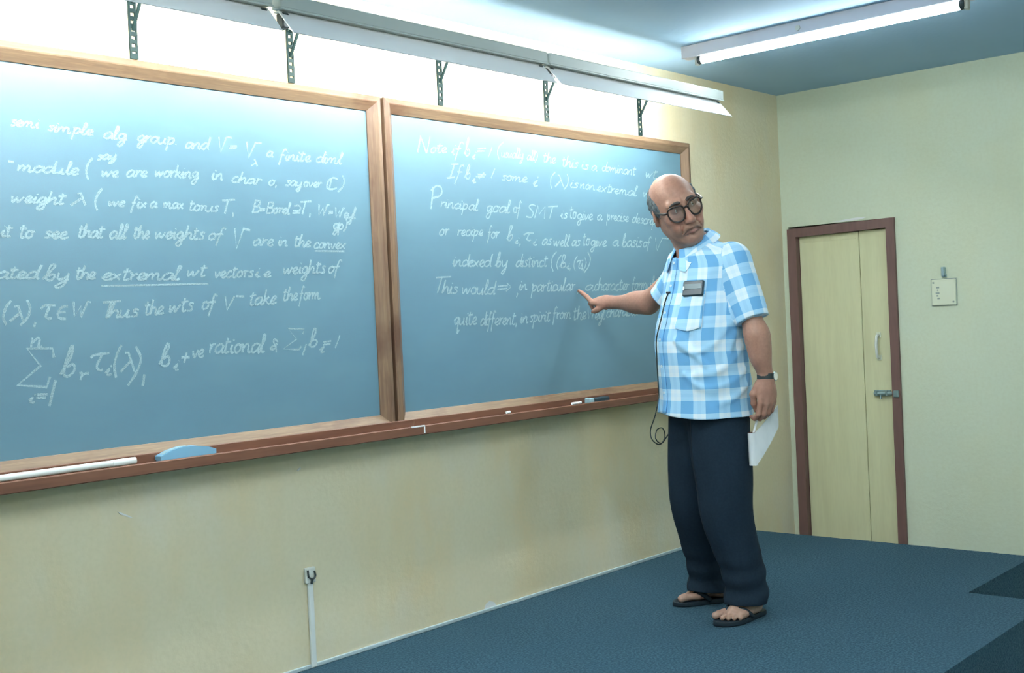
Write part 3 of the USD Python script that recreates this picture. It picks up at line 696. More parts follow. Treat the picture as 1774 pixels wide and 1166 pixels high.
def head_sdf(p):
    q = headspace(p)
    sx = q.copy()
    sx[:, 0] = np.abs(sx[:, 0])
    d = ell(q, A(0, -.012, .030), A(.0775, .098, .088))
    d = smin(d, ell(q, A(0, .020, -.030), A(.063, .072, .080)), .03)
    d = smin(d, seg(sx, A(.043, -.005, -.060), A(.016, .060, -.100), .021, .020), .045)      # jaw line
    d = smin(d, ell(q, A(0, .066, -.103), A(.024, .022, .020)), .02)                         # chin
    d = smin(d, ell(q, A(0, .035, -.105), A(.035, .04, .024)), .03)                          # under the chin
    d = smin(d, seg(sx, A(.010, .086, .030), A(.045, .074, .030), .012, .009), .018)         # brow
    d = smin(d, ell(sx, A(.043, .063, -.022), A(.026, .026, .022)), .02)                     # cheekbone
    d = smin(d, ell(sx, A(.034, .066, -.058), A(.020, .024, .024)), .02)                     # cheek
    d = smax(d, -ell(sx, A(.031, .101, .008), A(.019, .022, .0125)), .012)                   # eye sockets
    d = smin(d, ell(sx, A(.031, .0725, .008), A(.0165, .0145, .0125)), .006)                 # lids
    d = smin(d, seg(q, A(0, .088, .014), A(0, .114, -.030), .0075, .0120), .010)             # nose bridge
    d = smin(d, ell(q, A(0, .1135, -.034), A(.0135, .0135, .0115)), .008)
    d = smin(d, ell(sx, A(.0135, .102, -.037), A(.0085, .0115, .0085)), .006)                # wings
    d = smax(d, -ell(sx, A(.0065, .110, -.0455), A(.0042, .006, .004)), .003)                # nostrils
    d = smin(d, ell(q, A(0, .086, -.060), A(.026, .016, .014)), .014)                        # lip area
    d = smin(d, seg(sx, A(0, .0985, -.0640), A(.026, .0845, -.0725), .0060, .0040), .004)    # upper lip
    d = smin(d, seg(sx, A(0, .0985, -.0770), A(.023, .0850, -.0795), .0082, .0050), .004)    # lower lip
    d = smax(d, -chain(sx, [A(0, .105, -.0692), A(.015, .0975, -.0712), A(.031, .082, -.0815)], [.0022, .0023, .0018]), .003)
    d = smax(d, -chain(sx, [A(.017, .103, -.036), A(.030, .091, -.052), A(.035, .083, -.074)], [.0022, .0028, .0016]), .006)
    d = smax(d, -seg(q, A(-.012, .094, -.0875), A(.012, .094, -.0875), .004, .004), .010)
    for z in (.058, .068):
        d = smax(d, -seg(sx, A(0, .0905, z), A(.035, .077, z + .004), .0012, .0008), .004)   # forehead creases
    # ears
    er = near(sx, A(.06, -.05, -.05), A(.105, .03, .05), ear_sdf, .03)
    d = smin(d, er, .004)
    return d * HS


_ea = nrm(A(.90, -.42, .05))
_eb = nrm(A(.38, .88, -.22) - _ea * (A(.38, .88, -.22) @ _ea))
EAR = np.stack([_ea, _eb, np.cross(_ea, _eb)], 1)


def ear_sdf(q):
    c = A(.078, -.012, -.006)
    d = ell(q, c, A(.0085, .0185, .033), EAR)
    d = smax(d, -ell(q, c + EAR @ A(.009, .001, .004), A(.0075, .0115, .022), EAR), .004)
    d = smin(d, ell(q, c + EAR @ A(.001, .002, -.028), A(.007, .0095, .010), EAR), .006)
    d = smin(d, ell(q, c + EAR @ A(.003, .014, -.004), A(.005, .005, .008), EAR), .004)
    return d


# arms
RS, RE = A(.0, -.150, 1.320), A(.035, -.385, 1.205)
RW = px_l(1060, 524, -.615)
RK = px_l(1033, 521, -.695)
RT = px_l(1003, 504, -.795)
LS, LE = A(-.040, .165, 1.325), px_l(1310, 578, .245)
LW = px_l(1327, 655, .24)
LK = px_l(1329, 702, .245)


def arm_r(p):
    d = seg(p, RS, RE, .046, .043)
    e = seg(p, RE, RW, .044, .0265)
    m = RE + (RW - RE) * .30
    d = smin(d, e, .03)
    return smin(d, ell(p, m, A(.040, .075, .043)), .03)


def hand_r(p):
    ax = nrm(RK - RW)
    up = nrm(A(.35, 0, .9) - ax * (A(.35, 0, .9) @ ax))          # back of the hand
    side = nrm(np.cross(up, ax))                                  # towards the little finger side or thumb side
    if side @ A(1, 0, 0) < 0:
        side = -side                                              # thumb side points forward
    R = np.stack([side, ax, up], 1)
    c = RW + ax * .045
    d = smin(seg(p, RW, RW + ax * .03, .0265, .025), ell(p, c, A(.040, .052, .023), R), .02)
    kn = [RW + ax * (.088 - .006 * abs(i - .8)) + side * (.030 - .020 * i) + up * (.004 - .002 * (i - 1) ** 2) for i in range(4)]
    # index, pointing
    tip = RT
    b = nrm(tip - kn[0])
    m1 = kn[0] + (tip - kn[0]) * .42 + up * .006
    m2 = kn[0] + (tip - kn[0]) * .73 + up * .004
    fs = [chain(p, [kn[0] - ax * .02, kn[0], m1, m2, tip], [.0115, .0112, .0100, .0090, .0072])]
    for i in (1, 2, 3):                                           # the other three curl under the palm
        k0 = kn[i]
        a1 = k0 + ax * (.034 - .004 * i) - up * .016
        a2 = a1 - ax * .010 - up * .024
        a3 = a2 - ax * .022 - up * .002
        fs.append(chain(p, [k0 - ax * .02, k0, a1, a2, a3], [.0095, .0092, .0086, .0078, .0066]))
    # thumb, hanging below and forward of the palm
    t0 = RW + ax * .022 + side * .022 - up * .006
    t1 = RW + ax * .052 + side * .040 - up * .022
    t2 = px_l(1027, 540, RK[1] + .012)
    fs.append(chain(p, [t0, t1, (t1 + t2) / 2 + side * .004, t2], [.013, .0115, .0098, .0078], .008))
    for f in fs:
        d = smin(d, f, .006)
    return d


def arm_l(p):
    d = smin(seg(p, LS, LE, .046, .038), seg(p, LE, LW, .038, .0275), .03)
    m = LE + (LW - LE) * .28
    return smin(d, ell(p, m, A(.040, .038, .075)), .03)


lax = nrm(LK - LW)
lside = nrm(A(1, .10, 0) - lax * (A(1, .10, 0) @ lax))            # index side of the hand, forward
lback = nrm(np.cross(lax, lside))                                  # back of the hand, outward
if lback @ A(0, 1, 0) < 0:
    lback = -lback


def hand_l(p):
    R = np.stack([lside, lax, lback], 1)
    d = smin(seg(p, LW, LW + lax * .03, .0275, .026), ell(p, LW + lax * .054, A(.044, .058, .022), R), .02)
    fs = []
    for i in range(4):
        k0 = LW + lax * (.096 - .005 * abs(i - 1.2)) + lside * (.033 - .022 * i) + lback * (.006 - .0025 * (i - 1) ** 2)
        a1 = k0 + lax * (.040 - .003 * i) - lback * .012 + lside * .002
        a2 = a1 + lax * .016 - lback * .022
        a3 = a2 - lax * .006 - lback * .019
        fs.append(chain(p, [k0 - lax * .02, k0, a1, a2, a3], [.0105, .0105, .0095, .0086, .0072]))
    t0 = LW + lax * .020 + lside * .026 - lback * .010
    t1 = LW + lax * .058 + lside * .044 - lback * .022
    t2 = LW + lax * .092 + lside * .036 - lback * .030
    t3 = LW + lax * .116 + lside * .024 - lback * .034
    fs.append(chain(p, [t0, t1, t2, t3], [.015, .0125, .0105, .0085], .008))
    for f in fs:
        d = smin(d, f, .0055)
    return d


# legs and feet
HIPR, HIPL = A(.0, -.070, .84), A(-.005, .070, .84)
KNR, KNL = A(.0, -.105, .46), A(-.015, .085, .46)
ANR, ANL = A(-.075, -.175, .085), A(-.075, .100, .085)
RTOE = to_local(hit(1166, 1049, (0, 0, .0), (0, 0, 1)))           # ends of the sandals on the carpet
LTOE = to_local(hit(1247, 1087, (0, 0, .0), (0, 0, 1)))
RDIR = nrm(A(*(RTOE - ANR)[:2], 0))
LDIR = nrm(A(*(LTOE - ANL)[:2], 0))
FLEN = .262


def foot_frame(toe, d):
    return toe - d * FLEN, d, A(-d[1], d[0], 0)                    # heel end of the sole, forward, left


FR, FL_ = foot_frame(RTOE, RDIR), foot_frame(LTOE, LDIR)


def foot(p, frame, right):
    o, f, l = frame
    q = np.stack([(p - o) @ f, ((p - o) @ l) * (1 if right else -1), p[:, 2]], 1)     # x forward, y towards the big toe, z up
    s = .0195                                                     # top of the sole
    d = smin(ell(q, A(.048, 0, s + .028), A(.042, .031, .032)), seg(q, A(.055, 0, s + .085), A(.06, 0, s + .05), .036, .034), .03)
    d = smin(d, seg(q, A(.07, .0, s + .050), A(.165, .004, s + .022), .034, .022), .03)
    d = smin(d, ell(q, A(.165, -.004, s + .014), A(.046, .042, .017)), .02)
    d = smin(d, seg(q, A(.06, -.018, s + .014), A(.17, -.030, s + .012), .016, .013), .02)
    toes = [(.168, .030, .250, .0375, .0138), (.176, .008, .244, .0080, .0092), (.174, -.008, .234, -.0125, .0086), (.170, -.022, .221, -.0300, .0082), (.160, -.034, .204, -.0450, .0080)]
    for x0, y0, x1, y1, r in toes:
        xm, ym = x0 + (x1 - x0) * .6, y0 + (y1 - y0) * .6
        t = chain(q, [A(x0, y0, s + r + .004), A(xm, ym, s + r + .003), A(x1 - r, y1, s + r * .95)], [r * 1.05, r * .92, r], .004)
        d = smin(d, t, .003)
    return smax(d, s - .001 - q[:, 2], .002)


def body_sdf(p):
    d = near(p, HC - .16, HC + .17, head_sdf, .06)
    neck = smin(seg(p, from_head((0, -.022, -.055)), A(.028, .004, 1.365), .056, .060), seg(p, A(.005, .0, 1.40), A(.005, 0, 1.33), .060, .080), .03)
    d = smin(d, neck, .035)
    t = ell(p, A(.0, .0, 1.20), A(.115, .165, .22))
    t = smin(t, ell(p, A(.02, 0, .98), A(.125, .150, .20)), .08)
    t = smin(t, ell(p, A(0, 0, .84), A(.110, .140, .14)), .06)
    t = smin(t, seg(p, A(-.01, -.13, 1.345), A(-.02, .15, 1.345), .055, .055), .05)
    d = smin(d, t, .04)
    for h, k, a in ((HIPR, KNR, ANR), (HIPL, KNL, ANL)):
        d = smin(d, smin(seg(p, h, k, .085, .055), seg(p, k, a, .052, .034), .03), .03)
    d = smin(d, near(p, np.minimum(RS, RW) - .09, np.maximum(RS, RW) + .09, arm_r), .03)
    d = smin(d, near(p, np.minimum(LS, LW) - .09, np.maximum(LS, LW) + .09, arm_l), .03)
    d = smin(d, near(p, np.minimum(RW, RT) - .07, np.maximum(RW, RT) + .07, hand_r), .012)
    d = smin(d, near(p, LW - A(.09, .10, .17), LW + A(.09, .10, .05), hand_l), .012)
    for fr, rt, an in ((FR, True, ANR), (FL_, False, ANL)):
        c = fr[0] + fr[1] * .13
        d = smin(d, near(p, c - A(.19, .19, 0) - A(0, 0, c[2]), c + A(.19, .19, .16), lambda x: foot(x, fr, rt)), .012)
    return d


V, F = surface(body_sdf, A(-.36, -.86, -.01), A(.36, .40, 1.74), .0034)


def skin_tint(V):
    base = np.tile(A(.38, .205, .150), (len(V), 1))
    q = headspace(V)
    sx = q.copy()
    sx[:, 0] = np.abs(sx[:, 0])
    inhead = (np.linalg.norm(q, axis=1) < .16)
    w = lambda dist, r, s: np.clip(1 - (dist - r) / s, 0, 1)[:, None] * inhead[:, None]
    mix = lambda c, k: base * (1 - k) + np.array(c) * k
    base = mix((.38, .215, .160), w(q[:, 2] * 0 + np.where(q[:, 2] < .05, 0, 1), 0, .5) * .5)
    base = mix((.39, .170, .130), w(np.minimum(ell(sx, A(.042, .075, -.03), A(.02, .03, .02)), ell(q, A(0, .11, -.03), A(.014, .02, .016))), 0, .02) * .6)
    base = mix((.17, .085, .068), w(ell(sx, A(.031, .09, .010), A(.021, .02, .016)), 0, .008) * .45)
    base = mix((.19, .075, .065), w(np.minimum(seg(sx, A(0, .0985, -.0770), A(.023, .0850, -.0795), .0080, .0048), 9), 0, .003) * .0)
    base = mix((.34, .13, .115), w(seg(sx, A(0, .0985, -.0770), A(.021, .0850, -.0795), .0075, .0045), 0, .003) * .9)
    base = mix((.085, .040, .036), w(chain(sx, [A(0, .101, -.0680), A(.015, .0955, -.0705), A(.032, .082, -.083)], [.0045, .0045, .0030]), 0, .003) * .85)
    base = mix((.17, .115, .095), w(ell(q, A(0, .06, -.085), A(.055, .06, .03)), 0, .02) * .30)
    foot_m = (V[:, 2] < .13)[:, None]
    base = np.where(foot_m, A(.42, .27, .21), base)
    hand = np.clip(1 - (np.linalg.norm(V - LK, axis=1) - .05) / .12, 0, 1)[:, None]
    base = base * (1 - hand * .35) + A(.30, .15, .115) * hand * .35
    return base


M['skin'] = usdkit.material(stage, '/World/Looks/skin', {
    'a': ('attribute', {'attribute': 'tint'}), 'g': ('geometry', {}), 'n': ('noise_texture', {'scale': 90.0, 'detail': 3.0}), 'r': ('map_range', {'from_min': .35, 'from_max': .7, 'to_min': 0.0, 'to_max': .35, 'clamp': True}),
    'm': ('mix_color', {'b': (.22, .12, .085)}), 'b': ('bump', {'strength': .12, 'distance': .004}), 'p': ('principled_bsdf', {'roughness': .48, 'specular_ior_level': .4, 'subsurface_weight': .06, 'subsurface_scale': .004})},
    [('g.position', 'n.vector'), ('n.fac', 'r.value'), ('r.result', 'm.fac'), ('a.color', 'm.a'), ('m.result', 'p.base_color'), ('n.fac', 'b.height'), ('b.normal', 'p.normal')], surface='p.BSDF')
M['hair'] = mat('grey_hair', (.055, .072, .085), .75, .2, [(130, (.20, .23, .24), .7, (1, 1, .25), .42, .65)], (170, .5, .004))
M['thin_hair'] = mat('thin_white_hair', (.42, .42, .40), .7, .2)
M['brow'] = mat('eyebrow_hair', (.05, .045, .045), .8, .2, [(200, (.15, .14, .14), .6, (1, 1, 1), .45, .65)])
M['eye_white'] = mat('eye_white', (.50, .47, .44), .25)
M['iris'] = mat('eye_iris', (.015, .010, .008), .2)
M['frame'] = mat('spectacle_frame', (.018, .012, .012), .3, .5)
M['lens'] = usdkit.material(stage, '/World/Looks/spectacle_lens', {'t': ('transparent_bsdf', {'color': (.93, .95, .95)}), 's': ('glossy_bsdf', {'color': (1, 1, 1), 'roughness': .02}), 'm': ('mix_closure', {'fac': .06})},
                            [('t.BSDF', 'm.closure1'), ('s.BSDF', 'm.closure2')], surface='m.closure')
M['trousers'] = mat('navy_trousers', (.009, .021, .037), .85, .2, [(120, (.013, .028, .046), .6, (1, 1, 1), .4, .65)], (300, .15, .003))
M['sandal'] = mat('black_sandal', (.012, .024, .036), .6, .3)
M['strap'] = mat('watch_strap', (.02, .03, .035), .45)
M['dial'] = mat('watch_dial', (.82, .82, .74), .3)
M['paper'] = mat('paper', (.60, .64, .66), .8, .2, [(30, (.52, .56, .59), .5, (1, 1, .4), .45, .65)])
M['paper_edge'] = mat('maroon_lining', (.10, .035, .03), .7)
M['case'] = mat('spectacle_case', (.02, .045, .065), .3, .6)
M['case_flap'] = mat('case_face', (.07, .14, .18), .25, .6)
M['cable'] = mat('cable', (.02, .03, .03), .5)


def plaid(name):
    nodes = {'a': ('attribute', {'attribute': 'weave'}), 'x': ('separate_xyz', {}), 'p': ('principled_bsdf', {'roughness': .85, 'specular_ior_level': .2, 'sheen_weight': .1})}
    links = [('a.vector', 'x.vector')]
    for k, per, off in (('x', .094, .012), ('y', .089, .016)):
        nodes[k + 'o'] = ('math', {'math_type': 'multiply_add', 'value2': 1 / per, 'value3': 10 + off / per})
        nodes[k + 'f'] = ('math', {'math_type': 'fraction'})
        nodes[k + 'l'] = ('math', {'math_type': 'less_than', 'value2': .52})
        nodes[k + 'c'] = ('math', {'math_type': 'compare', 'value2': .76, 'value3': .075})
        nodes[k + 's'] = ('math', {'math_type': 'multiply_add', 'value2': .17})
        links += [('x.' + k, k + 'o.value1'), (k + 'o.value', k + 'f.value1'), (k + 'f.value', k + 'l.value1'), (k + 'f.value', k + 'c.value1'), (k + 'c.value', k + 's.value1'), (k + 'l.value', k + 's.value3')]
    nodes['sum'] = ('math', {'math_type': 'add'})
    nodes['half'] = ('math', {'math_type': 'multiply', 'value2': .5})
    nodes['ramp'] = ('rgb_ramp', {'ramp': [(0, (.62, .72, .79)), (.5, (.33, .57, .77)), (1.0, (.14, .37, .65))]})
    nodes['g'] = ('geometry', {})
    nodes['n'] = ('noise_texture', {'scale': 500.0, 'detail': 1.0})
    nodes['b'] = ('bump', {'strength': .15, 'distance': .002})
    links += [('xs.value', 'sum.value1'), ('ys.value', 'sum.value2'), ('sum.value', 'half.value1'), ('half.value', 'ramp.fac'), ('ramp.color', 'p.base_color'), ('g.position', 'n.vector'), ('n.fac', 'b.height'), ('b.normal', 'p.normal')]
    return usdkit.material(stage, '/World/Looks/' + name, nodes, links, surface='p.BSDF')


M['plaid'] = plaid('plaid_shirt')
M['button'] = mat('shirt_button', (.55, .68, .76), .35)

man = thing('person', 'elderly balding man in blue plaid shirt and dark trousers pointing at the right blackboard', 'person', to_world(A(0, 0, 0)))
_off = to_world(A(0, 0, 0))


def part(name, m, material, parent=None, smooth=True, **kw):
    """A part of the man, written relative to his base point."""
    m = trimesh.Trimesh(np.array(m.vertices) - _off, m.faces, process=False)
    return obj(name, m, material, parent or man, smooth, **kw)


body_prim = part('body', finish(V, F), M['skin'], primvars={'tint': skin_tint(V)})

# eyes behind the spectacles
for s in (-1, 1):
    c = from_head((s * .031, .0745, .008))
    e = trimesh.creation.icosphere(3, .0125 * HS)
    e.apply_translation(c)
    e.vertices = to_world(e.vertices)
    ey = part('eye', e, M['eye_white'], body_prim)
    gz = from_head((s * .031 + .0025, .0865, .0065))
    i = trimesh.creation.icosphere(2, .0055 * HS)
    i.vertices = (i.vertices * .75 + (gz - (gz - c) * .25))
    i.vertices = to_world(i.vertices)
    part('iris', i, M['iris'], body_prim)


def hair_sdf(p):
    q = headspace(p)
    sx = q.copy()
    sx[:, 0] = np.abs(sx[:, 0])
    d = ell(q, A(0, -.016, .026), A(.0835, .1035, .086))
    d = d + .0022 * np.sin(q[:, 2] * 260 + q[:, 1] * 90) * np.sin(q[:, 1] * 210 + q[:, 0] * 130)
    top = q[:, 2] - (.080 - .50 * (q[:, 1] + .03))                # bald crown above this line
    front = q[:, 1] - (.036 - .30 * np.abs(q[:, 2] - .02))
    low = -(q[:, 2] + .050 - .35 * np.maximum(q[:, 1] + .02, 0))
    d = smax(smax(smax(d, top, .012), front, .010), low, .010)
    inner = ell(q, A(0, -.012, .030), A(.072, .092, .082))
    d = smax(d, -inner, .004)
    burn = ell(sx, A(.0725, .012, .014), A(.006, .009, .018))
    return smin(d, burn, .006) * HS


hv, hfc = surface(hair_sdf, HC - .16, HC + .16, .0030)
part('hair', finish(hv, hfc), M['hair'])
for s in (-1, 1):
    br_ = [from_head((s * x, y, z)) for x, y, z in ((.011, .0980, .030), (.021, .0965, .0335), (.034, .0915, .034), (.047, .0815, .028))]
    part('eyebrow', sweep(to_world(spline(br_, 5)), np.interp(np.linspace(0, 1, 16), [0, .3, 1], [.0042, .0064, .0026]), 8), M['brow'], body_prim)

# spectacles
sp = None
rim = []
for s in (-1, 1):
    out = [(.0075, .104, .012), (.012, .106, -.010), (.024, .104, -.024), (.042, .099, -.025), (.058, .090, -.012), (.062, .087, .010), (.056, .091, .024), (.036, .100, .027), (.016, .105, .024)]
    P = spline(np.array([from_head((s * x, y, z - .002)) for x, y, z in out + out[:1]]), 5)
    rim.append(P)
fr = [sweep(to_world(P), .0031 * HS, 8) for P in rim]
fr.append(sweep(to_world(spline(np.array([from_head(q) for q in ((-.009, .105, .010), (0, .109, .015), (.009, .105, .010))]), 5)), .0031 * HS, 8))
for s in (-1, 1):
    tp = [from_head((s * x, y, z)) for x, y, z in ((.061, .088, .012), (.072, .078, .012), (.0795, .040, .014), (.081, .004, .016), (.0815, -.012, .010), (.081, -.022, -.006))]
    fr.append(sweep(to_world(spline(np.array(tp), 5)), np.interp(np.linspace(0, 1, 26), [0, .3, 1], [.0046, .0036, .0022]) * HS, 8))
sp = part('spectacle_frame', cat(*fr), M['frame'], label='thick dark spectacle frame')
for P in rim:
    c = P.mean(0)
    n = len(P) - 1
    off = nrm(np.cross(P[8] - c, P[22] - c)) * .0006
    v = np.vstack([c + off, P[:-1] + off, c - off, P[:-1] - off])
    f = [(0, 1 + i, 1 + (i + 1) % n) for i in range(n)] + [(n + 1, n + 2 + (i + 1) % n, n + 2 + i) for i in range(n)]
    f += [t for i in range(n) for t in ((1 + i, n + 2 + i, 1 + (i + 1) % n), (1 + (i + 1) % n, n + 2 + i, n + 2 + (i + 1) % n))]
    part('lens', finish(v, np.array(f)), M['lens'], sp)

# ---- shirt
_u = [.74, .77, .84, .94, 1.03, 1.14, 1.24, 1.32, 1.38, 1.42, 1.46]
_a = PchipInterpolator(_u, [.196, .194, .190, .190, .190, .188, .186, .180, .150, .095, .06])
_b = PchipInterpolator(_u, [.178, .176, .170, .170, .170, .154, .130, .112, .098, .082, .06])
_c = PchipInterpolator(_u, [.010, .010, .010, .015, .020, .012, .006, .004, .014, .030, .04])
folds = []
for pts, r in (([(1262, 560), (1232, 600), (1196, 610), (1172, 590)], .0065), ([(1285, 600), (1250, 640), (1205, 650)], .007), ([(1290, 640), (1255, 668), (1215, 672), (1188, 650)], .006), ([(1290, 560), (1270, 585), (1258, 625)], .006),
               ([(1262, 470), (1268, 520), (1264, 560)], .006), ([(1170, 560), (1190, 600), (1222, 632)], .005), ([(1292, 668), (1270, 690), (1248, 700)], .005)):
    q = []
    for px, py in pts:                                            # folds lie on the cloth: walk the sight line to the torso
        o, d = to_local(CAM), None
        w = to_local(CAM + ray(px, py)) - o
        for t in np.linspace(3.9, 5.0, 240):
            x = o + w * t
            if (x[1] / _a(x[2])) ** 2 + ((x[0] - _c(x[2])) / _b(x[2])) ** 2 < 1:
                break
        q.append(x)
    folds.append((spline(np.array(q), 4), r))


def torso_sdf(p):
    u = np.clip(p[:, 2], .74, 1.46)
    a, b, c = _a(u), _b(u), _c(u)
    x, y = (p[:, 0] - c) / b, p[:, 1] / a
    k0 = np.sqrt(x * x + y * y)
    k1 = np.sqrt((x / b) ** 2 + (y / a) ** 2)
    d = np.where(k0 > .05, k0 * (k0 - 1) / np.maximum(k1, 1e-5), -.05)
    d = smin(d, seg(p, A(-.015, -.125, 1.338), A(-.030, .150, 1.338), .068, .066), .05)
    return d


RSE = px_l(1151, 519, -.25)
LSE = px_l(1305, 554, .240)


def sleeve_r(p):
    return seg(p, A(-.005, -.125, 1.320), RSE + nrm(RSE - A(-.005, -.125, 1.320)) * .05, .074, .060)


def sleeve_l(p):
    return seg(p, A(-.035, .165, 1.335), LSE + nrm(LSE - A(-.035, .165, 1.335)) * .05, .070, .057)


RAX = nrm(RSE - A(-.005, -.125, 1.320))
LAX = nrm(LSE - A(-.035, .165, 1.335))
from meshkit import noise as vnoise


def shirt_outer(p):
    d = torso_sdf(p)
    sr = smax(sleeve_r(p), (p - RSE) @ RAX, .004)
    sl = smax(sleeve_l(p), (p - LSE) @ LAX, .004)
    d = smin(smin(d, sr, .035), sl, .028)
    for P, r in folds:
        lo, hi = P.min(0) - .065, P.max(0) + .065
        m = ((p > lo) & (p < hi)).all(1)
        if m.any():
            pm = p[m]
            dd = np.min([seg(pm, P[i], P[i + 1], 0, 0) for i in range(0, len(P) - 1)], axis=0)
            d[m] -= 1.5 * r * np.exp(-(dd / .0125) ** 2)
    w = vnoise(p * A(14, 14, 9), 3) - .5 + .5 * (vnoise(p * A(30, 30, 17), 4) - .5)
    d = d - .008 * w * np.clip((1.36 - p[:, 2]) / .1, 0.15, 1)
    hemw = np.clip((.84 - p[:, 2]) / .10, 0, 1)
    th = np.arctan2(p[:, 1], p[:, 0])
    return d - .006 * hemw * np.sin(th * 7 + .6)


def shirt_sdf(p):
    o = shirt_outer(p)
    th = np.arctan2(p[:, 1], p[:, 0])
    hem = (.768 + .010 * np.cos(th * 2) - .006 * np.sin(th * 3)) - p[:, 2]
    d = smax(o, -(o + .0115), .002)
    d = smax(d, hem, .003)
    d = smax(d, (p - A(.06, 0, 1.392)) @ nrm(A(.55, 0, .83)), .003)               # neck opening, lower in front
    d = smax(d, np.where(p[:, 1] < -.24, (p - RSE) @ RAX, -1.0), .001)
    d = smax(d, np.where((p[:, 1] > .16) & (p[:, 2] < 1.25) & (sleeve_l(p) < torso_sdf(p)), (p - LSE) @ LAX, -1.0), .001)
    return d


sv, sf = surface(shirt_sdf, A(-.30, -.46, .73), A(.30, .36, 1.46), .0034)


def weave(V):
    u = np.clip(V[:, 2], .74, 1.46)
    th = np.arctan2(V[:, 1] / _a(u), (V[:, 0] - _c(u)) / _b(u))
    W = np.stack([th * .176, V[:, 2], 0 * th], 1)
    for sd, ax, s0, ref in ((sleeve_r, RAX, A(-.005, -.125, 1.320), A(0, 0, 1)), (sleeve_l, LAX, A(-.035, .165, 1.335), A(1, 0, 0))):
        m = (sd(V) < torso_sdf(V) - .002)
        e1 = nrm(ref - ax * (ref @ ax))
        e2 = np.cross(ax, e1)
        r = V[m] - s0
        ang = np.arctan2(r @ e2, r @ e1)
        W[m] = np.stack([ang * .068 + .02, r @ ax, 0 * ang], 1)
    return W


shirt = part('shirt', finish(sv, sf), M['plaid'], primvars={'weave': weave(sv)}, label='short-sleeved blue and white plaid shirt worn untucked')


def on_torso(theta, u, lift=0.0):
    """A point on the shirt front: angle from straight ahead towards the man's left, height."""
    c0 = A(float(_c(u)), 0, u)
    dr = A(math.cos(theta) * float(_b(u)), math.sin(theta) * float(_a(u)), 0)
    dn = nrm(dr)
    t = np.linspace(.7, 1.35, 260)
    pts = c0 + np.outer(t, dr)
    v = shirt_outer(pts)
    i = int(np.argmax(v > 0))
    return pts[i] + dn * lift


def patch(th0, th1, u0, u1, n, m, lift, thick, shape=None):
    """A thin piece of cloth lying on the shirt front; shape(s) gives the lower edge offset along its width."""
    top = np.array([[on_torso(th0 + (th1 - th0) * i / n, (u0 + (shape(i / n) if shape else 0)) * (1 - j / m) + u1 * j / m, lift) for j in range(m + 1)] for i in range(n + 1)])
    c = A(0, 0, 0)
    inn = top.copy()
    for i in range(n + 1):
        th = th0 + (th1 - th0) * i / n
        inn[i] -= nrm(A(math.cos(th) * .16, math.sin(th) * .19, 0)) * thick
    v = np.vstack([top.reshape(-1, 3), inn.reshape(-1, 3)])
    k = (n + 1) * (m + 1)
    idx = lambda i, j: i * (m + 1) + j
    f = []
    for i in range(n):
        for j in range(m):
            a, b, cc, d = idx(i, j), idx(i + 1, j), idx(i + 1, j + 1), idx(i, j + 1)
            f += [(a, b, cc), (a, cc, d), (k + a, k + cc, k + b), (k + a, k + d, k + cc)]
    for i in range(n):
        for j in (0, m):
            a, b = idx(i, j), idx(i + 1, j)
            f += [(a, k + a, k + b), (a, k + b, b)] if j == 0 else [(a, k + b, k + a), (a, b, k + b)]
    for j in range(m):
        for i in (0, n):
            a, b = idx(i, j), idx(i, j + 1)
            f += [(a, k + b, k + a), (a, b, k + b)] if i == 0 else [(a, k + a, k + b), (a, k + b, b)]
    return v, np.array(f)


pv, pf = patch(-.075, .085, .785, 1.365, 6, 48, .0045, .004)
part('placket', finish(pv, pf), M['plaid'], shirt, primvars={'weave': weave(pv)})
kv, kf = patch(.42, .98, 1.100, 1.236, 12, 12, .006, .005, lambda s: -.012 * (1 - abs(2 * s - 1)))
kw = weave(kv) + A(.012, .008, 0)
part('breast_pocket', finish(kv, kf), M['plaid'], shirt, primvars={'weave': kw})
for u in (.86, .96, 1.06, 1.16, 1.26, 1.345):
    q = on_torso(.0, u, .005)
    n_ = nrm(A(1, 0, 0))
    part('button', finish(*(lambda m: (np.array(m.vertices), np.array(m.faces)))(rod(q - n_ * .001, q + n_ * .002, .0055, 12))), M['button'], shirt, smooth=30)

# collar: two leaves folded over, meeting at the throat
CC, CN = A(.030, .004, 1.415), nrm(A(.42, .02, .91))
ce1 = nrm(A(1, 0, 0) - CN * CN[0])
ce2 = np.cross(CN, ce1)


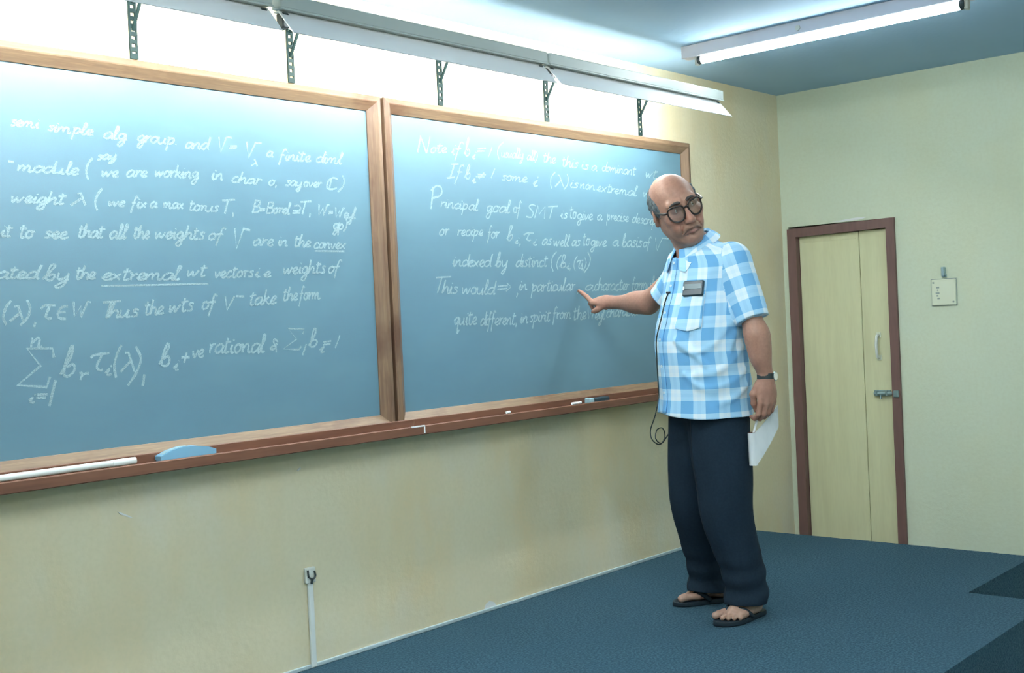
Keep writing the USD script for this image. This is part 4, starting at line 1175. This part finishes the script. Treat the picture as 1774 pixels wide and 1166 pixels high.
def collar_leaf(sgn):
    n, m = 36, 8
    v = []
    for i in range(n + 1):
        s = i / n
        a = sgn * (.16 + s * (math.pi - .16))
        d = math.cos(a) * ce1 * .066 + math.sin(a) * ce2 * .070
        out = nrm(math.cos(a) * ce1 + math.sin(a) * ce2)
        drop = .034 + .050 * math.exp(-((s - .10) / .16) ** 2)
        swing = .030 * math.exp(-((s - .02) / .18) ** 2)
        tang = nrm(-math.sin(a) * ce1 + math.cos(a) * ce2) * sgn
        ins = CC + d + CN * (.012 + .012 * s)
        for j in range(m + 1):
            t = j / m
            if t < .25:
                q = ins + out * (.010 * math.sin(t / .25 * math.pi / 2)) + CN * .007 * math.sin(t / .25 * math.pi)
            else:
                w = (t - .25) / .75
                q = ins + out * (.010 + (.030 + .006 * s) * w) - A(0, 0, 1) * drop * w * (.66 + .30 * w) + tang * swing * w
            v.append(q)
    v = np.array(v)
    g = v.reshape(n + 1, m + 1, 3)
    nr = np.cross(np.gradient(g, axis=0), np.gradient(g, axis=1))
    nr /= np.linalg.norm(nr, axis=2, keepdims=True) + 1e-9
    cc = (g - CC)
    flip = np.sign((nr * (cc + A(0, 0, .03))).sum(2, keepdims=True))
    nr = nr * flip
    up, dn = g + nr * .0015, g - nr * .0015
    V2 = np.vstack([up.reshape(-1, 3), dn.reshape(-1, 3)])
    k = (n + 1) * (m + 1)
    f = []
    for i in range(n):
        for j in range(m):
            a, b, c, d = i * (m + 1) + j, (i + 1) * (m + 1) + j, (i + 1) * (m + 1) + j + 1, i * (m + 1) + j + 1
            f += [(a, b, c), (a, c, d), (k + a, k + c, k + b), (k + a, k + d, k + c)]
    for i in range(n):
        for j in (0, m):
            a, b = i * (m + 1) + j, (i + 1) * (m + 1) + j
            f += [(a, k + a, k + b), (a, k + b, b)]
    for j in range(m):
        for i in (0, n):
            a, b = i * (m + 1) + j, i * (m + 1) + j + 1
            f += [(a, k + b, k + a), (a, b, k + b)]
    W = np.stack([np.repeat(np.linspace(0, .22, n + 1), m + 1) * sgn + .01, np.tile(np.linspace(.0, .05, m + 1), n + 1), np.zeros(k)], 1)
    return V2, np.array(f), np.vstack([W, W])


for sgn in (1, -1):
    cv, cf_, cw = collar_leaf(sgn)
    part('collar', finish(cv, cf_), M['plaid'], shirt, primvars={'weave': cw})

# ---- trousers
TR = PchipInterpolator([.03, .12, .25, .46, .62, .80, .95], [.073, .073, .080, .094, .102, .102, .10])
hemR, hemL = .058, .062


def leg_sdf(p, hip, knee, ank, hem):
    t = np.clip(p[:, 2], .0, .95)
    zs = [0.0, ank[2], knee[2], hip[2], .95]
    cx = PchipInterpolator(zs, [ank[0] + .006, ank[0] + .006, knee[0] + .010, hip[0], hip[0]])(t)
    cy = PchipInterpolator(zs, [ank[1], ank[1], knee[1], hip[1], hip[1]])(t)
    r = TR(np.clip(t, .03, .95))
    x, y = (p[:, 0] - cx) / (r * 1.14), (p[:, 1] - cy) / (r * .98)
    d = (np.sqrt(x * x + y * y) - 1) * r
    cr = np.exp(-((p[:, 1] - cy) / .012) ** 2) * (p[:, 0] > cx) * .005         # pressed crease in front
    return d - cr


def trousers_outer(p):
    d = smin(leg_sdf(p, HIPR, KNR, ANR, hemR), leg_sdf(p, HIPL, KNL, ANL, hemL), .03)
    hips = ell(p, A(.0, 0, .87), A(.128, .152, .20))
    d = smin(d, hips, .03)
    w = vnoise(p * A(11, 11, 6), 8) - .5
    low = np.clip((.30 - p[:, 2]) / .2, 0, 1)
    return d - .012 * w - .004 * low * np.sin(p[:, 2] * 75 + p[:, 1] * 20 + p[:, 0] * 14)


def trousers_sdf(p):
    o = trousers_outer(p)
    d = smax(o, -(o + .008), .002)
    hem = np.where(p[:, 1] < -.035, hemR - .45 * (-.02 + p[:, 0]) * 0 + .10 * (p[:, 0]), hemL + .05 * p[:, 0]) - p[:, 2]
    d = smax(d, hem, .002)
    return smax(d, p[:, 2] - .93, .003)


tv, tf = surface(trousers_sdf, A(-.30, -.34, .0), A(.30, .34, .96), .0042)
part('trousers', finish(tv, tf), M['trousers'], label='dark navy trousers reaching the heels')

# ---- sandals
for frame, right, lab in ((FR, True, 'black thong sandal on his right foot, nearer the blackboard'), (FL_, False, 'black thong sandal on his left foot')):
    o, f, l = frame
    sg = 1 if right else -1
    pt = lambda x, y, z: o + f * x + l * y * sg + A(0, 0, z)
    from shapely.geometry import Polygon as Pg
    outl = spline(np.array([(-.004, 0), (.004, .024), (.03, .034), (.08, .032), (.13, .036), (.18, .047), (.225, .049), (.255, .036), (.266, .012), (.256, -.014), (.232, -.036), (.19, -.050), (.14, -.047), (.08, -.038), (.03, -.034), (.004, -.024), (-.004, 0)]), 4)[:-1]
    sole = []
    for z, sc in ((.0015, .97), (.004, 1.0), (.016, 1.0), (.0185, .98)):
        cen = outl.mean(0)
        sole.append([pt(*(cen + (x - cen) * sc), z) for x in outl])
    n = len(outl)
    v = np.vstack([np.array(r) for r in sole] + [[pt(*outl.mean(0), .0015)], [pt(*outl.mean(0), .0185)]])
    ff = []
    for k in range(3):
        for i in range(n):
            j = (i + 1) % n
            ff += [(k * n + i, k * n + j, (k + 1) * n + j), (k * n + i, (k + 1) * n + j, (k + 1) * n + i)]
    for i in range(n):
        j = (i + 1) % n
        ff += [(4 * n, j, i), (4 * n + 1, 3 * n + i, 3 * n + j)]
    sd = part('sandal', finish(v, np.array(ff)), M['sandal'], smooth=35, label=lab)
    post = (.200, .0215)
    for y1 in (.041, -.045):
        path = spline(np.array([pt(post[0], post[1], .030), pt(.178, post[1] * .7 + y1 * .3, .046), pt(.150, post[1] * .2 + y1 * .80, .044), pt(.118, y1 * .98, .018)]), 6)
        part('strap', sweep(to_world(path), np.interp(np.linspace(0, 1, len(path)), [0, .5, 1], [.007, .0105, .0090]), 8), M['sandal'], sd)
    part('toe_post', sweep(to_world(np.array([pt(post[0] + .002, post[1], .016), pt(post[0], post[1], .034)])), .005, 8), M['sandal'], sd)

# ---- wristwatch
wc = LW + lax * -.006
we1, we2 = nrm(lside), nrm(lback)
loop = np.array([wc + we1 * .0305 * math.cos(a) + we2 * .0285 * math.sin(a) for a in np.linspace(0, 2 * math.pi, 37)])
bandv = []
for q in loop:
    outw = nrm(q - wc)
    for du, dr in ((-.010, .0), (-.010, .003), (.010, .003), (.010, .0)):
        bandv.append(q + lax * du + outw * dr)
bf = []
for i in range(36):
    for j in range(4):
        a, b = i * 4 + j, i * 4 + (j + 1) % 4
        bf += [(a, b, b + 4), (a, b + 4, a + 4)]
ws = part('watch_strap', finish(np.array(bandv), np.array(bf)), M['strap'], smooth=40, label='dark wristwatch strap on his left wrist')
dn = nrm(we2 * .90 - we1 * .40)
dc = wc + nrm(we2 * .62 - we1 * .78) * .030
cs = rod(dc, dc + dn * .006, .0165, 24)
part('watch_case', finish(np.array(cs.vertices), np.array(cs.faces)), M['steel'], ws, smooth=35)
cs = rod(dc + dn * .005, dc + dn * .0068, .0145, 24)
part('watch_dial', finish(np.array(cs.vertices), np.array(cs.faces)), M['dial'], ws, smooth=35, label='white round watch dial')


def place(name, m, material, root, base, smooth=35, **kw):
    v = to_world(np.array(m.vertices)) - base
    mm = trimesh.Trimesh(v, m.faces, process=False)
    if mm.volume < 0:
        mm.invert()
    return obj(name, mm, material, root, smooth, **kw)


# ---- what he carries: rolled papers and a pen in his left hand, a spectacle case in the pocket, a lapel microphone
NB = px_l(1303, 780, .19)
base = to_world(NB)
nb = thing('rolled_notebook', 'white notebook curled into a roll, hanging from the man\'s left hand', 'notebook', base)
rt_, rb_ = px_l(1303, 750, .19), px_l(1306, 806, .19)
lt_, lb_ = px_l(1347, 702, .185), px_l(1340, 740, .185)
RR = .0155
path = []
for a in np.linspace(-math.pi * .5, math.pi * 1.55, 34):          # once round the roll, leaving it along its outer side
    path.append((RR * math.cos(a), RR * math.sin(a), 0.0))
path = path[::-1]
path = [(x, -y, s) for x, y, s in path]
L_ = float(np.linalg.norm((lt_ - rt_)[:2]))
for s in np.linspace(0, 1, 16)[1:]:
    path.append((-L_ * s, RR - .020 * s * s, s))
path = np.array(path)
n = len(path)
topz = rt_[2] + (lt_[2] - rt_[2]) * path[:, 2]
botz = rb_[2] + (lb_[2] - rb_[2]) * path[:, 2] ** 1.1
lean = (rb_ - rt_)[0] / (rb_ - rt_)[2]
V3 = []
for (x, y, s), zt, zb in zip(path, topz, botz):
    V3.append([rt_[0] + x, rt_[1] + y, zt])
    V3.append([rt_[0] + x + lean * (zb - rt_[2]) * (1 - s), rt_[1] + y, zb])
V3 = np.array(V3)
d2_ = np.gradient(path[:, :2], axis=0)
nn = np.stack([-d2_[:, 1], d2_[:, 0]], 1)
nn /= np.linalg.norm(nn, axis=1, keepdims=True)
nn3 = np.repeat(np.hstack([nn, np.zeros((n, 1))]), 2, 0)


def sheet(V3, nn3, t0, t1):
    a, b = V3 + nn3 * t0, V3 + nn3 * t1
    v = np.vstack([a, b])
    n, k = len(a) // 2, len(a)
    f = []
    for i in range(n - 1):
        p, q, r, s = 2 * i, 2 * i + 2, 2 * i + 3, 2 * i + 1
        f += [(p, q, r), (p, r, s), (k + p, k + r, k + q), (k + p, k + s, k + r), (p, k + p, k + q), (p, k + q, q), (s, r, k + r), (s, k + r, k + s)]
    f += [(0, 1, k + 1), (0, k + 1, k), (k - 2, k + k - 2, k + k - 1), (k - 2, k + k - 1, k - 1)]
    m = trimesh.Trimesh(v, f, process=False)
    m.fix_normals()
    return m


place('cover', sheet(V3, nn3, -.0008, .0008), M['paper'], nb, base)
inner_v = V3[:2 * 34].copy()
inner_v[:, :2] = rt_[:2] + (inner_v[:, :2] - rt_[:2]) * .88
inner_v[::2, 2] += .002
place('lining', sheet(inner_v, nn3[:68], -.0006, .0006), M['paper_edge'], nb, base, label='maroon lining of the roll')
pa, pb_ = px_l(1304, 756, .19), px_l(1314, 718, .205)
base = to_world(pa)
pen = thing('pen', 'thin white pen sticking up out of the rolled notebook', 'pen', base)
ext = nrm(pa - pb_)
place('barrel', rod(pa + ext * .012, pa + (pb_ - pa) * .9, .0042, 12), M['chalkstick'], pen, base)
place('cap', rod(pa + (pb_ - pa) * .88, pb_ + (pb_ - pa) * .08, .0048, 12), M['rod'], pen, base)

pc = on_torso(.68, 1.246, .004)
base = to_world(pc)
cs_ = thing('spectacle_case', 'dark spectacle case sticking out of the plaid shirt pocket', 'case', base)
pn = nrm(A(math.cos(.68) * .19, math.sin(.68) * .15, .05))
pl_ = nrm(np.cross(A(0, 0, 1), pn))
pu_ = np.cross(pn, pl_)


def slab(w, h, t, c, bev=.003):
    b = box(-w / 2, w / 2, -h / 2, h / 2, -t / 2, t / 2, bev)
    v = np.array(b.vertices)
    b.vertices = c + v[:, :1] * pl_ + v[:, 1:2] * pu_ + v[:, 2:] * pn
    return b


place('case_body', slab(.086, .060, .012, pc + pu_ * -.002, .005), M['case'], cs_, base)
place('case_face', slab(.070, .020, .002, pc + pn * .0065 + pu_ * .004, .0008), M['case_flap'], cs_, base)
place('case_clip', slab(.006, .016, .003, pc + pn * .0085 + pu_ * -.002 - pl_ * .036, .001), M['chalkstick'], cs_, base, label='bright clip on the case')

mc = on_torso(-.02, 1.235, .008)
base = to_world(mc)
mic = thing('lapel_microphone', 'small black lapel microphone on shirt front with cable looping beside the trousers', 'microphone', base)
place('microphone', slab(.020, .007, .008, mc, .002), M['dark'], mic, base)
cp = [mc] + [on_torso(-.085 - .03 * k, 1.20 - .07 * k, .007) for k in range(6)]
for px, py in ((1141, 690), (1135, 720), (1127, 745), (1130, 762), (1143, 770), (1152, 757), (1148, 742), (1138, 745), (1136, 760), (1146, 768), (1158, 752)):
    cp.append(px_l(px, py, -.03 - .012 * math.sin(px)))
place('cable', sweep(spline(np.array(cp), 5), .0024, 6), M['cable'], mic, base, smooth=True)
